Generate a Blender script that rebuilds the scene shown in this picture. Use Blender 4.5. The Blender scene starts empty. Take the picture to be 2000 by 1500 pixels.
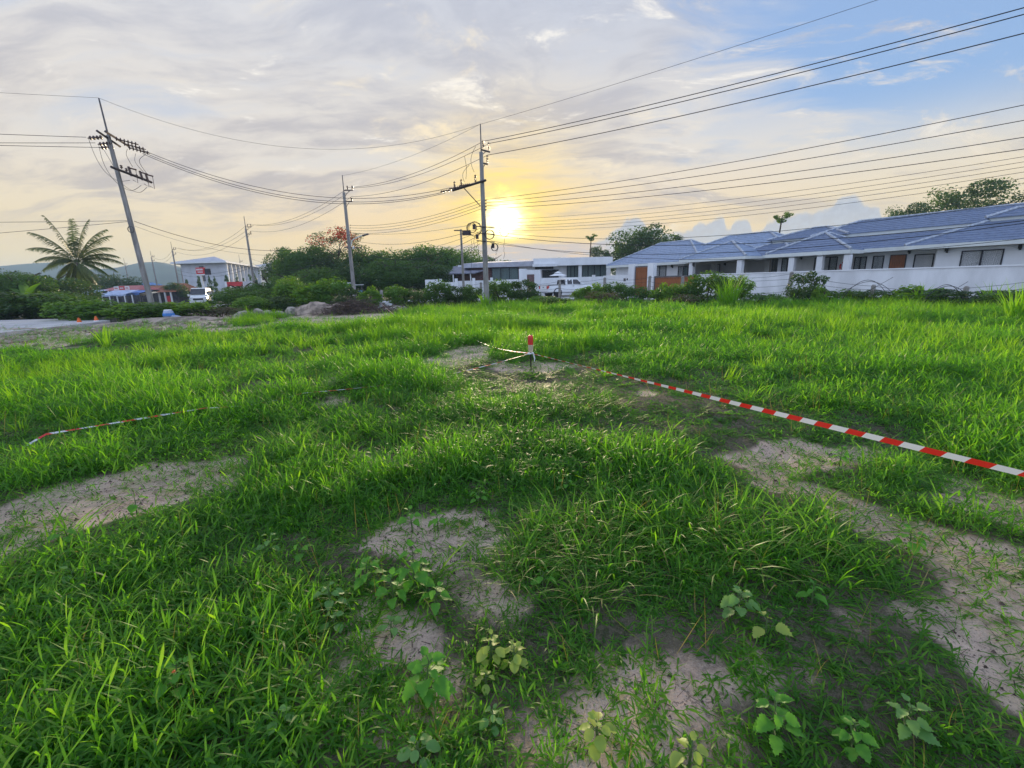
import bpy, math, random
import numpy as np
from mathutils import Vector, Matrix
random.seed(7); rng = np.random.default_rng(7)
S = bpy.context.scene
COL = S.collection
R = math.radians
# ------------------------------------------------------------------ camera, sky, sun, exposure
PITCH, ROLL, FPX, EYE = 13.1, 1.5, 860.0, 1.6
cp, sp, cr, sr = math.cos(R(PITCH)), math.sin(R(PITCH)), math.cos(R(ROLL)), math.sin(R(ROLL))
FW = Vector((0, cp, -sp)); U0 = Vector((0, sp, cp)); R0 = Vector((1, 0, 0))
RT = cr * R0 - sr * U0; UP = sr * R0 + cr * U0
CAM = Vector((0, 0, EYE))
cd = bpy.data.cameras.new('camera'); cam = bpy.data.objects.new('camera', cd); COL.objects.link(cam)
m3 = Matrix((RT, UP, -FW)).transposed()
cam.matrix_world = Matrix.Translation(CAM) @ m3.to_4x4()
cd.sensor_width = 36; cd.lens = FPX / 2000 * 36; cd.clip_start = 0.05; cd.clip_end = 6000
S.camera = cam

SUN_DIR = Vector((-0.0072, 0.9918, 0.1275)).normalized()
SUN_EL, SUN_AZ = math.asin(SUN_DIR.z), math.atan2(SUN_DIR.x, SUN_DIR.y)
sl = bpy.data.lights.new('sun', 'SUN'); sl.energy = 5.0; sl.angle = R(8); sl.color = (1, .80, .52)
so = bpy.data.objects.new('sun', sl); COL.objects.link(so)
so.rotation_euler = SUN_DIR.to_track_quat('Z', 'Y').to_euler()
S.view_settings.view_transform = 'Standard'; S.view_settings.look = 'None'
S.view_settings.exposure = 0.52; S.view_settings.gamma = 1; S.view_settings.use_curve_mapping = False
S.render.engine = 'CYCLES'
cy = S.cycles
cy.use_denoising = True
try: cy.denoiser = 'OPENIMAGEDENOISE'; cy.denoising_prefilter = 'ACCURATE'
except Exception: pass
cy.max_bounces = 6; cy.diffuse_bounces = 3; cy.glossy_bounces = 2; cy.transmission_bounces = 4; cy.transparent_max_bounces = 6; cy.volume_bounces = 0
cy.caustics_reflective = False; cy.caustics_refractive = False
cy.use_adaptive_sampling = True; cy.adaptive_threshold = 0.015

class N:
    """small node-graph helper"""
    def __init__(s, nt): s.nt = nt; s.n = nt.nodes; s.l = nt.links
    def _in(s, sock, v):
        if isinstance(v, bpy.types.NodeSocket): s.l.new(v, sock)
        elif v is not None:
            if sock.type == 'RGBA' and len(v) == 3: v = (*v, 1)
            sock.default_value = v
    def math(s, op, a, b=None, c=None, clamp=False):
        n = s.n.new('ShaderNodeMath'); n.operation = op; n.use_clamp = clamp
        for i, v in enumerate((a, b, c)):
            if v is not None: s._in(n.inputs[i], v)
        return n.outputs[0]
    def vmath(s, op, a, b=None, out=0):
        n = s.n.new('ShaderNodeVectorMath'); n.operation = op
        s._in(n.inputs[0], a)
        if b is not None: s._in(n.inputs[1], b)
        return n.outputs[out]
    def smooth(s, x, a, b, lo=0.0, hi=1.0):
        n = s.n.new('ShaderNodeMapRange'); n.interpolation_type = 'SMOOTHSTEP'
        s._in(n.inputs[0], x)
        for i, v in zip((1, 2, 3, 4), (a, b, lo, hi)): s._in(n.inputs[i], v)
        return n.outputs[0]
    def mix(s, f, a, b, blend='MIX'):
        n = s.n.new('ShaderNodeMix'); n.data_type = 'RGBA'; n.blend_type = blend
        s._in(n.inputs[0], f); s._in(n.inputs[6], a); s._in(n.inputs[7], b)
        return n.outputs[2]
    def noise(s, vec, scale, detail=4, rough=.55, dist=0, lac=2.0, dim='3D'):
        n = s.n.new('ShaderNodeTexNoise'); n.noise_dimensions = dim
        if vec is not None: s._in(n.inputs['Vector'], vec)
        s._in(n.inputs['Scale'], scale); s._in(n.inputs['Detail'], detail)
        s._in(n.inputs['Roughness'], rough); s._in(n.inputs['Distortion'], dist); s._in(n.inputs['Lacunarity'], lac)
        return n.outputs[0]
    def ramp(s, f, stops, interp='LINEAR'):
        n = s.n.new('ShaderNodeValToRGB'); n.color_ramp.interpolation = interp
        e = n.color_ramp.elements
        while len(e) < len(stops): e.new(.5)
        for el, (p, c) in zip(e, stops):
            el.position = p; el.color = (*c, 1) if len(c) == 3 else c
        s._in(n.inputs[0], f); return n.outputs[0]
    def xyz(s, x, y, z):
        n = s.n.new('ShaderNodeCombineXYZ')
        for i, v in enumerate((x, y, z)): s._in(n.inputs[i], v)
        return n.outputs[0]
    def sep(s, v):
        n = s.n.new('ShaderNodeSeparateXYZ'); s._in(n.inputs[0], v); return n.outputs
    def mapping(s, v, rot=(0, 0, 0), scale=(1, 1, 1), loc=(0, 0, 0)):
        n = s.n.new('ShaderNodeMapping'); s._in(n.inputs[0], v)
        n.inputs[1].default_value = loc; n.inputs[2].default_value = rot; n.inputs[3].default_value = scale
        return n.outputs[0]

def build_world():
    w = bpy.data.worlds.new('World'); S.world = w; w.use_nodes = True
    nt = w.node_tree; nt.nodes.clear(); g = N(nt)
    tc = nt.nodes.new('ShaderNodeTexCoord')
    d = g.vmath('NORMALIZE', tc.outputs['Generated'])
    x, y, z = g.sep(d)
    el = g.math('MAXIMUM', z, 0.0)
    az = g.math('ARCTAN2', x, y)
    sdot = g.vmath('DOT_PRODUCT', d, tuple(SUN_DIR), out=1)
    ang = g.math('ARCCOSINE', g.math('MINIMUM', sdot, 0.99999))
    ang0 = ang
    # clear air: physical sky for the low sun
    sky = nt.nodes.new('ShaderNodeTexSky'); sky.sky_type = 'NISHITA'; sky.sun_disc = False
    sky.sun_elevation = SUN_EL; sky.sun_rotation = SUN_AZ; sky.air_density = 1.0; sky.dust_density = 1.0; sky.ozone_density = 2.0
    nish = g.vmath('MULTIPLY', sky.outputs[0], (.10, .10, .10))
    clear = g.mix(.80, nish, g.ramp(el, [(0, (.80, .70, .55)), (.12, (.62, .66, .68)), (.28, (.29, .46, .77)), (.55, (.28, .43, .76)), (1, (.36, .48, .74))]))
    # thin high cloud sheet, streaked
    k = g.math('ADD', z, 0.16); k = g.math('MAXIMUM', k, .03)
    pu = g.xyz(g.math('DIVIDE', x, k), g.math('DIVIDE', y, k), 0.0)
    wob = g.noise(pu, .8, 3, .5)
    pw = g.vmath('ADD', pu, g.vmath('MULTIPLY', g.xyz(wob, g.math('SUBTRACT', 1.0, wob), wob), (.9, .9, .9)))
    n1 = g.noise(g.mapping(pw, rot=(0, 0, R(28)), scale=(.55, 1.5, 1)), 1.15, 7, .56, .35)
    n2 = g.noise(g.mapping(pw, rot=(0, 0, R(18)), scale=(.6, 1.25, 1), loc=(3.1, 7.7, 0)), 2.6, 8, .64, .3)
    n3 = g.noise(g.mapping(pw, rot=(0, 0, R(32)), scale=(.8, 1.5, 1), loc=(9.1, 2.7, 0)), 3.0, 9, .66, .25)
    n4 = g.noise(g.mapping(pw, rot=(0, 0, R(24)), scale=(.8, 1.7, 1), loc=(1.7, 4.2, 0)), 5.0, 8, .66, .25)
    lowcol = g.mix(g.smooth(ang, .12, .75), (1.02, .69, .25), (.86, .68, .37))
    veil = g.mix(g.smooth(el, .04, .26), lowcol, (.73, .675, .61))
    veil = g.mix(g.smooth(el, .24, .50), veil, g.mix(g.smooth(az, -.5, .3), (.64, .65, .69), (.52, .56, .66)))
    veil = g.mix(g.smooth(el, .50, .95), veil, (.62, .76, 1.02))
    # darker mauve-grey bellies and pale lit tops
    dark = g.math('MULTIPLY', g.smooth(g.math('ADD', g.math('MULTIPLY', n1, .75), g.math('MULTIPLY', n4, .25)), .46, .60), g.smooth(el, .05, .17))
    veil = g.mix(g.math('MULTIPLY', dark, .78), veil, g.mix(g.smooth(el, .12, .5), (.45, .405, .40), (.45, .47, .555)))
    lit = g.math('MULTIPLY', g.smooth(n2, .57, .72), g.smooth(ang, .85, .2))
    veil = g.mix(g.math('MULTIPLY', lit, .75), veil, (.97, .83, .60))
    lit2 = g.math('MULTIPLY', g.smooth(n3, .57, .70), g.smooth(el, .12, .3))
    veil = g.mix(g.math('MULTIPLY', lit2, .80), veil, (.95, .90, .82))
    # opening to blue on the right
    open_ = g.math('MULTIPLY', g.smooth(g.math('ADD', az, g.math('MULTIPLY', g.math('SUBTRACT', n1, .5), 1.1)), .30, .52), g.smooth(el, .14, .27))
    open_ = g.math('MULTIPLY', open_, g.smooth(az, 2.4, 1.3))
    open2 = g.math('MULTIPLY', g.smooth(n1, .51, .38), .46)
    open2 = g.math('MULTIPLY', open2, g.smooth(el, .18, .3))
    op = g.math('MAXIMUM', open_, open2)
    op = g.math('MULTIPLY', op, g.smooth(n3, .64, .50, .20, 1.0))
    col = g.mix(op, veil, clear)
    # unseen sky behind the camera: blue, part clouded, made brighter for fill light
    back = g.smooth(y, .25, -.45)
    col = g.mix(g.math('MULTIPLY', back, .9), col, g.mix(g.smooth(n1, .35, .65), (.55, .80, 1.25), (.78, .92, 1.22)))
    # glow of the veiled sun
    ang = g.math('MAXIMUM', g.math('ADD', ang, g.math('MULTIPLY', g.math('SUBTRACT', n4, .5), g.smooth(ang, 0, .06, .03, .09))), 0.0)
    gl = g.math('POWER', 2.718, g.math('MULTIPLY', g.math('MULTIPLY', ang, ang), -44.0))
    gl = g.math('MULTIPLY', gl, g.smooth(g.math('ADD', g.math('MULTIPLY', n1, .5), g.math('MULTIPLY', n4, .5)), .62, .42, .60, 1.0))
    col = g.mix(g.math('MULTIPLY', gl, .92), col, (1.14, .76, .09))
    gl2 = g.math('POWER', 2.718, g.math('MULTIPLY', g.math('MULTIPLY', ang, ang), -300.0))
    col = g.mix(g.math('MULTIPLY', gl2, .95), col, (1.35, 1.02, .16))
    # cumulus bank low on the right
    def stop(px, py):
        q = ray(px, py).normalized(); return math.atan2(q.x, q.y), q.z
    tops = [(1195, 452), (1215, 436), (1236, 422), (1256, 430), (1268, 444), (1282, 438), (1300, 452), (1350, 446), (1362, 434), (1385, 431), (1402, 421), (1414, 424), (1424, 444), (1434, 430), (1455, 424), (1466, 438), (1476, 452), (1500, 430), (1530, 420), (1560, 414), (1610, 408), (1640, 386), (1660, 378), (1678, 384), (1690, 396), (1716, 402), (1724, 420), (1800, 440), (1900, 446)]
    fc = nt.nodes.new('ShaderNodeFloatCurve')
    A = [stop(*t) for t in tops]; a0, a1 = A[0][0] - .12, A[-1][0] + .5; hi = .25
    cv = fc.mapping.curves[0]; pts = [(0, .12)] + [((a - a0) / (a1 - a0), e / hi) for a, e in A] + [(1, .2)]
    cv.points[0].location = pts[0]; cv.points[1].location = pts[-1]
    for p_ in pts[1:-1]: cv.points.new(*p_)
    fc.mapping.update()
    an = g.math('DIVIDE', g.math('SUBTRACT', az, a0), a1 - a0, clamp=True)
    g._in(fc.inputs[1], an)
    bump = g.noise(g.xyz(g.math('MULTIPLY', az, 1.0), g.math('MULTIPLY', z, 1.0), 0.0), 60, 5, .6)
    top = g.math('ADD', g.math('MULTIPLY', fc.outputs[0], hi), g.math('MULTIPLY', g.math('SUBTRACT', bump, .5), .022))
    edge = g.math('SUBTRACT', top, z)
    cum = g.math('MULTIPLY', g.smooth(edge, -.004, .010), g.smooth(an, 0, .05))
    cum = g.math('MULTIPLY', cum, g.smooth(an, 1, .9))
    ccol = g.mix(g.smooth(z, .02, .15), (.56, .54, .54), (.34, .41, .54))
    ccol = g.mix(g.smooth(bump, .42, .62), ccol, (.46, .51, .60))
    ccol = g.mix(g.smooth(z, .07, .03), ccol, (.86, .72, .52))
    ccol = g.mix(g.smooth(edge, .006, .001), ccol, (.74, .68, .60))
    col = g.mix(g.math('MULTIPLY', cum, .84), col, ccol)
    # flat bank under the sun
    nb = g.noise(g.mapping(g.xyz(az, z, 0.0), scale=(1, 7, 1)), 9, 5, .6)
    bt = g.math('SUBTRACT', g.math('ADD', .080, g.math('MULTIPLY', g.math('SUBTRACT', nb, .5), .03)), z)
    bank = g.math('MULTIPLY', g.smooth(bt, -.003, .006), g.smooth(g.math('ABSOLUTE', g.math('ADD', az, -.02)), .30, .10))
    bcol = g.mix(g.smooth(nb, .5, .66), (.60, .50, .48), (.98, .62, .30))
    col = g.mix(g.math('MULTIPLY', bank, .85), col, bcol)
    # left horizon: pale blue-grey strip
    lb = g.math('MULTIPLY', g.smooth(az, -.25, -.5), g.smooth(z, .055, .0))
    col = g.mix(g.math('MULTIPLY', lb, .35), col, (.62, .60, .62))
    # sun core, cut at the bottom by the bank
    core = g.math('POWER', 2.718, g.math('MULTIPLY', g.math('POWER', g.math('DIVIDE', ang, .030), 2.0), -1.0))
    core = g.math('MULTIPLY', core, g.smooth(g.math('ADD', z, g.math('MULTIPLY', g.math('SUBTRACT', nb, .5), .02)), .082, .094))
    col = g.mix(core, col, (6.0, 5.2, 2.9))
    # below the horizon
    col = g.mix(g.smooth(z, 0.0, -.03), col, (.25, .25, .2))
    bg = nt.nodes.new('ShaderNodeBackground'); g._in(bg.inputs[0], col); bg.inputs[1].default_value = 0.80
    out = nt.nodes.new('ShaderNodeOutputWorld'); g.l.new(bg.outputs[0], out.inputs[0])
    w.cycles.sampling_method = 'MANUAL'; w.cycles.sample_map_resolution = 512

def ray(px, py): return FW + RT * ((px - 1000) / FPX) + UP * ((750 - py) / FPX)
def at(px, py, Y):
    d = ray(px, py); return CAM + d * (Y / d.y)
def gp(px, py, z=0.0):
    d = ray(px, py); return CAM + d * ((z - EYE) / d.z)
build_world()

# ------------------------------------------------------------------ helpers
def tag(o, label=None, cat=None, group=None, kind=None):
    if label: o['label'] = label
    if cat: o['category'] = cat
    if group: o['group'] = group
    if kind: o['kind'] = kind
    return o
def empty(name, loc=(0, 0, 0), rz=0, label=None, cat=None, group=None):
    o = bpy.data.objects.new(name, None); COL.objects.link(o); o.location = loc; o.rotation_euler = (0, 0, rz)
    o.empty_display_size = .1
    return tag(o, label, cat, group)
def link(name, me, parent=None, loc=None, rot=None, scale=None):
    o = bpy.data.objects.new(name, me); COL.objects.link(o)
    if parent is not None: o.parent = parent
    if loc is not None: o.location = loc
    if rot is not None: o.rotation_euler = rot
    if scale is not None: o.scale = scale
    return o
def copy_tree(o, parent=None):
    c = o.copy(); COL.objects.link(c)
    if parent is not None: c.parent = parent
    for ch in list(o.children): copy_tree(ch, c)
    return c

class MB:
    def __init__(s): s.v = []; s.f = []; s.uv = None
    def quad(s, a, b, c, d):
        n = len(s.v); s.v += [tuple(a), tuple(b), tuple(c), tuple(d)]; s.f.append((n, n + 1, n + 2, n + 3)); return s
    def tri(s, a, b, c):
        n = len(s.v); s.v += [tuple(a), tuple(b), tuple(c)]; s.f.append((n, n + 1, n + 2)); return s
    def box(s, lo, hi, M=None):
        n = len(s.v)
        for z in (lo[2], hi[2]):
            for x, y in ((lo[0], lo[1]), (hi[0], lo[1]), (hi[0], hi[1]), (lo[0], hi[1])):
                p = Vector((x, y, z)); s.v.append(tuple(M @ p) if M else tuple(p))
        for f in ((3, 2, 1, 0), (4, 5, 6, 7), (0, 1, 5, 4), (1, 2, 6, 5), (2, 3, 7, 6), (3, 0, 4, 7)):
            s.f.append(tuple(n + i for i in f))
        return s
    def tube(s, pts, rad, n=6, cap=True):
        pts = [Vector(p) for p in pts]; base = len(s.v); k = len(pts)
        if not hasattr(rad, '__len__'): rad = [rad] * k
        ref = None
        for i, p in enumerate(pts):
            t = (pts[min(i + 1, k - 1)] - pts[max(i - 1, 0)])
            if t.length < 1e-9: t = Vector((0, 0, 1))
            t.normalize()
            if ref is None: ref = Vector((0, 0, 1)) if abs(t.z) < .9 else Vector((1, 0, 0))
            a = t.cross(ref).normalized(); b = t.cross(a).normalized(); ref = -b if abs(t.dot(b)) < .9 else ref
            ref = b.cross(t) if False else ref
            for j in range(n):
                th = 2 * math.pi * j / n
                s.v.append(tuple(p + (a * math.cos(th) + b * math.sin(th)) * rad[i]))
        for i in range(k - 1):
            for j in range(n):
                s.f.append((base + i * n + j, base + i * n + (j + 1) % n, base + (i + 1) * n + (j + 1) % n, base + (i + 1) * n + j))
        if cap:
            s.f.append(tuple(base + j for j in range(n))[::-1]); s.f.append(tuple(base + (k - 1) * n + j for j in range(n)))
        return s
    def lathe(s, prof, n=10, M=None, cap=True):
        base = len(s.v); k = len(prof)
        for r, z in prof:
            for j in range(n):
                th = 2 * math.pi * j / n; p = Vector((r * math.cos(th), r * math.sin(th), z))
                s.v.append(tuple(M @ p) if M else tuple(p))
        for i in range(k - 1):
            for j in range(n):
                s.f.append((base + i * n + j, base + i * n + (j + 1) % n, base + (i + 1) * n + (j + 1) % n, base + (i + 1) * n + j))
        if cap:
            s.f.append(tuple(base + j for j in range(n))[::-1]); s.f.append(tuple(base + (k - 1) * n + j for j in range(n)))
        return s
    def loft(s, rings, cap=True):
        base = len(s.v); n = len(rings[0]); k = len(rings)
        for rg in rings: s.v += [tuple(p) for p in rg]
        for i in range(k - 1):
            for j in range(n):
                s.f.append((base + i * n + j, base + i * n + (j + 1) % n, base + (i + 1) * n + (j + 1) % n, base + (i + 1) * n + j))
        if cap:
            s.f.append(tuple(base + j for j in range(n))[::-1]); s.f.append(tuple(base + (k - 1) * n + j for j in range(n)))
        return s
    def mesh(s, name, m, smooth=False, bevel=0):
        me = bpy.data.meshes.new(name); me.from_pydata(s.v, [], s.f); me.update()
        if m: me.materials.append(m)
        if smooth: me.polygons.foreach_set('use_smooth', [True] * len(me.polygons))
        return me
    def build(s, name, m, parent=None, smooth=False, **kw):
        return link(name, s.mesh(name, m, smooth), parent, **kw)

def Rm(loc, rz=0, ry=0, rx=0):
    return Matrix.Translation(loc) @ Matrix.Rotation(rz, 4, 'Z') @ Matrix.Rotation(ry, 4, 'Y') @ Matrix.Rotation(rx, 4, 'X')
def axis_to(p, d):
    return Matrix.Translation(p) @ Vector(d).to_track_quat('Z', 'Y').to_matrix().to_4x4()

# ------------------------------------------------------------------ materials
def mat(name, col, rough=.8, var=.12, scale=3.0, bump=0.0, bscale=30, spec=.3, metal=0, col2=None, streak=None):
    m = bpy.data.materials.new(name); m.use_nodes = True; nt = m.node_tree; g = N(nt)
    b = nt.nodes['Principled BSDF']
    tc = nt.nodes.new('ShaderNodeTexCoord'); o = tc.outputs['Object']
    n = g.noise(o if not streak else g.mapping(o, scale=streak), scale, 5, .6)
    c2 = col2 or tuple(max(0, c * (1 - 2.4 * var)) for c in col)
    c1 = tuple(min(1, c * (1 + .6 * var)) for c in col)
    cc = g.mix(g.smooth(n, .32, .68), c1, c2)
    g._in(b.inputs['Base Color'], cc)
    b.inputs['Roughness'].default_value = rough; b.inputs['Specular IOR Level'].default_value = spec; b.inputs['Metallic'].default_value = metal
    if bump:
        bn = nt.nodes.new('ShaderNodeBump'); bn.inputs['Strength'].default_value = bump; bn.inputs['Distance'].default_value = .02
        g._in(bn.inputs['Height'], g.noise(o, bscale, 4, .6)); g.l.new(bn.outputs[0], b.inputs['Normal'])
    return m

def leafmat(name, cols, trans=.45, rough=.5, spec=.35, tr_gain=1.7, scale=.8, yellow=None):
    """leaf: diffuse sheet that also lets sunlight through; hue differs leaf to leaf"""
    m = bpy.data.materials.new(name); m.use_nodes = True; nt = m.node_tree; g = N(nt)
    b = nt.nodes['Principled BSDF']; out = nt.nodes['Material Output']
    at_ = nt.nodes.new('ShaderNodeAttribute'); at_.attribute_name = 'hue'
    oi = nt.nodes.new('ShaderNodeObjectInfo')
    tc = nt.nodes.new('ShaderNodeTexCoord'); n = g.noise(tc.outputs['Object'], scale, 3, .6)
    f = g.math('ADD', g.math('MULTIPLY', at_.outputs['Fac'], .48), g.math('ADD', g.math('MULTIPLY', oi.outputs['Random'], .34), g.math('MULTIPLY', n, .25)), clamp=True)
    stops = [(i / (len(cols) - 1), c) for i, c in enumerate(cols)]
    c = g.ramp(f, stops)
    g._in(b.inputs['Base Color'], c)
    b.inputs['Roughness'].default_value = rough; b.inputs['Specular IOR Level'].default_value = spec
    t = nt.nodes.new('ShaderNodeBsdfTranslucent')
    g._in(t.inputs[0], g.vmath('MULTIPLY', c, (tr_gain * 1.35, tr_gain * 1.2, tr_gain * .35)))
    mx = nt.nodes.new('ShaderNodeMixShader'); mx.inputs[0].default_value = trans
    g.l.new(b.outputs[0], mx.inputs[1]); g.l.new(t.outputs[0], mx.inputs[2]); g.l.new(mx.outputs[0], out.inputs[0])
    return m

M = {}
M['grass'] = leafmat('grass_blade', [(.026, .092, .016), (.042, .142, .018), (.074, .20, .022), (.14, .27, .030)], .54, .48, .32, 2.9, 1.2)
M['tallgrass'] = leafmat('tall_grass_blade', [(.07, .19, .015), (.11, .25, .02), (.15, .29, .03)], .58, .45, .35, 2.3, 1.0)
M['straw'] = leafmat('dry_grass_blade', [(.20, .18, .06), (.30, .25, .10), (.18, .20, .05)], .35, .6, .25, 1.3)
M['weed'] = leafmat('weed_leaf', [(.06, .20, .025), (.09, .27, .03), (.13, .33, .04)], .4, .5, .3, 1.8, 6)
M['weed_yellow'] = leafmat('yellowing_leaf', [(.20, .32, .05), (.28, .38, .07), (.36, .38, .10)], .35, .5, .35, 1.3, 8)
M['weed_pale'] = leafmat('pale_leaf', [(.08, .21, .05), (.12, .27, .07), (.18, .32, .09)], .35, .5, .35, 1.3, 8)
M['leaf_dark'] = leafmat('dark_tree_leaf', [(.022, .055, .014), (.035, .085, .018), (.06, .12, .022)], .35, .45, .35, 1.6, .5)
M['leaf_mid'] = leafmat('green_tree_leaf', [(.032, .085, .016), (.055, .13, .02), (.095, .18, .026)], .4, .45, .35, 1.7, .5)
M['leaf_bright'] = leafmat('bright_shrub_leaf', [(.05, .13, .018), (.09, .20, .022), (.15, .26, .03)], .45, .45, .35, 1.8, .7)
M['leaf_dry'] = leafmat('dry_shrub_leaf', [(.08, .07, .05), (.12, .11, .07), (.13, .09, .07)], .25, .7, .2, 1.2, .9)
M['flower'] = leafmat('red_blossom', [(.48, .02, .008), (.55, .035, .012), (.40, .03, .015)], .12, .6, .2, 1.2, 1)
M['palm'] = leafmat('palm_leaflet', [(.045, .075, .02), (.07, .11, .025), (.12, .13, .04)], .35, .4, .45, 1.5, .6)
M['bark'] = mat('bark', (.10, .075, .055), .95, .3, 6, .4, 20)
M['stem'] = mat('green_stem', (.10, .16, .05), .7, .2, 9)
M['twig'] = mat('dead_twig', (.14, .10, .085), .95, .3, 5)
M['concrete'] = mat('pole_concrete', (.36, .33, .31), .9, .16, 2.2, .25, 40, streak=(3, 3, .5))
M['steel'] = mat('galvanised_steel', (.16, .15, .16), .55, .15, 5, metal=.5)
M['rustysteel'] = mat('weathered_steel', (.10, .075, .08), .7, .2, 5, metal=.3)
M['insul'] = mat('insulator_glaze', (.10, .045, .035), .3, .15, 8, spec=.5)
M['cable'] = mat('cable_sheath', (.03, .03, .035), .7, .1, 3)
M['white'] = mat('white_render', (.84, .84, .86), .85, .035, 1.1, .06, 60, streak=(1, 1, .35))
M['white2'] = mat('white_render_weathered', (.80, .80, .82), .9, .07, .9, .08, 50, streak=(1, 1, .3))
M['trim'] = mat('white_trim', (.74, .76, .74), .6, .03, 2)
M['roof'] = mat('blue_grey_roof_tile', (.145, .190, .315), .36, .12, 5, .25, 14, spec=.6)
M['roofsheen'] = mat('roof_tile_sky_sheen', (.25, .32, .47), .40, .12, 5, .25, 14, spec=.6)  # roof tile again, sky reflection put into its paler colour
M['roofcap'] = mat('roof_ridge_cap', (.46, .50, .58), .5, .15, 6, spec=.5)
M['frame'] = mat('dark_window_frame', (.025, .025, .035), .5, .1, 4)
M['curtain_or_dark'] = mat('grey_curtain', (.66, .70, .69), .9, .05, 2, streak=(2, 2, .1))
M['timber'] = mat('red_brown_timber', (.34, .105, .028), .5, .22, 3.5, .1, 30, spec=.4, streak=(10, 10, .6))
M['brownwall'] = mat('brown_cladding', (.16, .075, .07), .8, .2, 2.5, streak=(1, 1, 4))
M['black'] = mat('black_plastic', (.012, .012, .014), .5, .1, 5)
M['carwhite'] = mat('white_car_paint', (.78, .79, .80), .25, .02, 2, spec=.6)
M['rubber'] = mat('tyre_rubber', (.02, .02, .02), .85, .1, 6)
M['alloy'] = mat('wheel_alloy', (.45, .45, .47), .35, .05, 4, metal=.7)
M['redlamp'] = mat('red_tail_lamp', (.50, .03, .02), .25, .1, 6, spec=.6)
M['headlamp'] = mat('headlamp_lens', (.55, .60, .66), .15, .05, 4, spec=.7)
M['chrome'] = mat('chrome', (.6, .6, .62), .2, .03, 4, metal=.9)
M['redsign'] = mat('red_sign_face', (.62, .05, .06), .5, .06, 2)
M['whitesign'] = mat('white_sign_paint', (.82, .82, .84), .5, .04, 2)
M['teal'] = mat('teal_sign_face', (.03, .22, .24), .5, .1, 3)
M['blue'] = mat('blue_plastic', (.08, .25, .62), .5, .08, 3)
M['tarp'] = mat('blue_tarpaulin', (.10, .22, .60), .6, .15, 2)
M['tarppale'] = mat('pale_blue_tarpaulin', (.42, .50, .70), .65, .12, 2)
M['pinkroof'] = mat('faded_red_sheet_roof', (.42, .12, .13), .6, .12, 2, streak=(6, 1, 1))
M['tileroof'] = mat('terracotta_roof', (.32, .11, .06), .7, .18, 3)
M['blueroof'] = mat('blue_sheet_roof', (.06, .22, .55), .5, .1, 2)
M['greyroof'] = mat('grey_sheet_roof', (.50, .50, .56), .9, .08, 1.5)
M['slate'] = mat('slate_roof', (.22, .22, .28), .6, .12, 2)
M['wallgrey'] = mat('pale_grey_wall', (.62, .62, .66), .9, .06, .6)
M['shop'] = mat('dark_shopfront', (.06, .055, .07), .9, .3, 1.5)
M['orange'] = mat('orange_plastic', (.75, .14, .03), .5, .08, 5)
M['redcap'] = mat('red_bottle_plastic', (.72, .035, .025), .35, .08, 9, spec=.5)
M['cream'] = mat('cream_wrapping', (.72, .60, .42), .6, .12, 12)
M['rebar'] = mat('rusty_bar', (.045, .035, .03), .8, .25, 18)
M['rock'] = mat('pale_rock', (.40, .35, .30), .95, .25, 3, .6, 9)
M['dirt'] = mat('heaped_soil', (.42, .33, .27), .98, .25, 2.2, .8, 8)
M['road'] = mat('concrete_road', (.52, .50, .50), .9, .10, .7, .1, 20)
M['hill'] = mat('forested_hill', (.035, .06, .035), 1, .2, .02)
M['cardboard'] = mat('clay_brown', (.32, .16, .08), .9, .1, 4)

def glassmat():
    m = bpy.data.materials.new('window_glass'); m.use_nodes = True; nt = m.node_tree
    b = nt.nodes['Principled BSDF']; b.inputs['Base Color'].default_value = (.05, .06, .065, 1); b.inputs['Roughness'].default_value = .06
    b.inputs['Specular IOR Level'].default_value = .5
    t = nt.nodes.new('ShaderNodeBsdfTransparent'); t.inputs[0].default_value = (.8, .86, .86, 1)
    mx = nt.nodes.new('ShaderNodeMixShader'); mx.inputs[0].default_value = .78
    nt.links.new(b.outputs[0], mx.inputs[1]); nt.links.new(t.outputs[0], mx.inputs[2]); nt.links.new(mx.outputs[0], nt.nodes['Material Output'].inputs[0])
    return m
M['glass'] = glassmat()
M['darkglass'] = mat('tinted_car_glass', (.02, .02, .03), .08, .05, 2, spec=.7)

def tapemat():
    m = bpy.data.materials.new('barrier_tape_print'); m.use_nodes = True; nt = m.node_tree; g = N(nt)
    b = nt.nodes['Principled BSDF']; out = nt.nodes['Material Output']
    uv = nt.nodes.new('ShaderNodeUVMap'); u, v, _ = g.sep(uv.outputs[0])
    s = g.math('FRACT', g.math('ADD', g.math('MULTIPLY', u, 1 / .235), g.math('MULTIPLY', v, -.16)))
    st = g.math('GREATER_THAN', s, .5)
    c = g.mix(st, (.80, .80, .84), (.74, .035, .025))
    g._in(b.inputs['Base Color'], c); b.inputs['Roughness'].default_value = .4
    t = nt.nodes.new('ShaderNodeBsdfTranslucent'); g._in(t.inputs[0], c)
    mx = nt.nodes.new('ShaderNodeMixShader'); mx.inputs[0].default_value = .3
    g.l.new(b.outputs[0], mx.inputs[1]); g.l.new(t.outputs[0], mx.inputs[2]); g.l.new(mx.outputs[0], out.inputs[0])
    return m
M['tape'] = tapemat()

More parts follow.
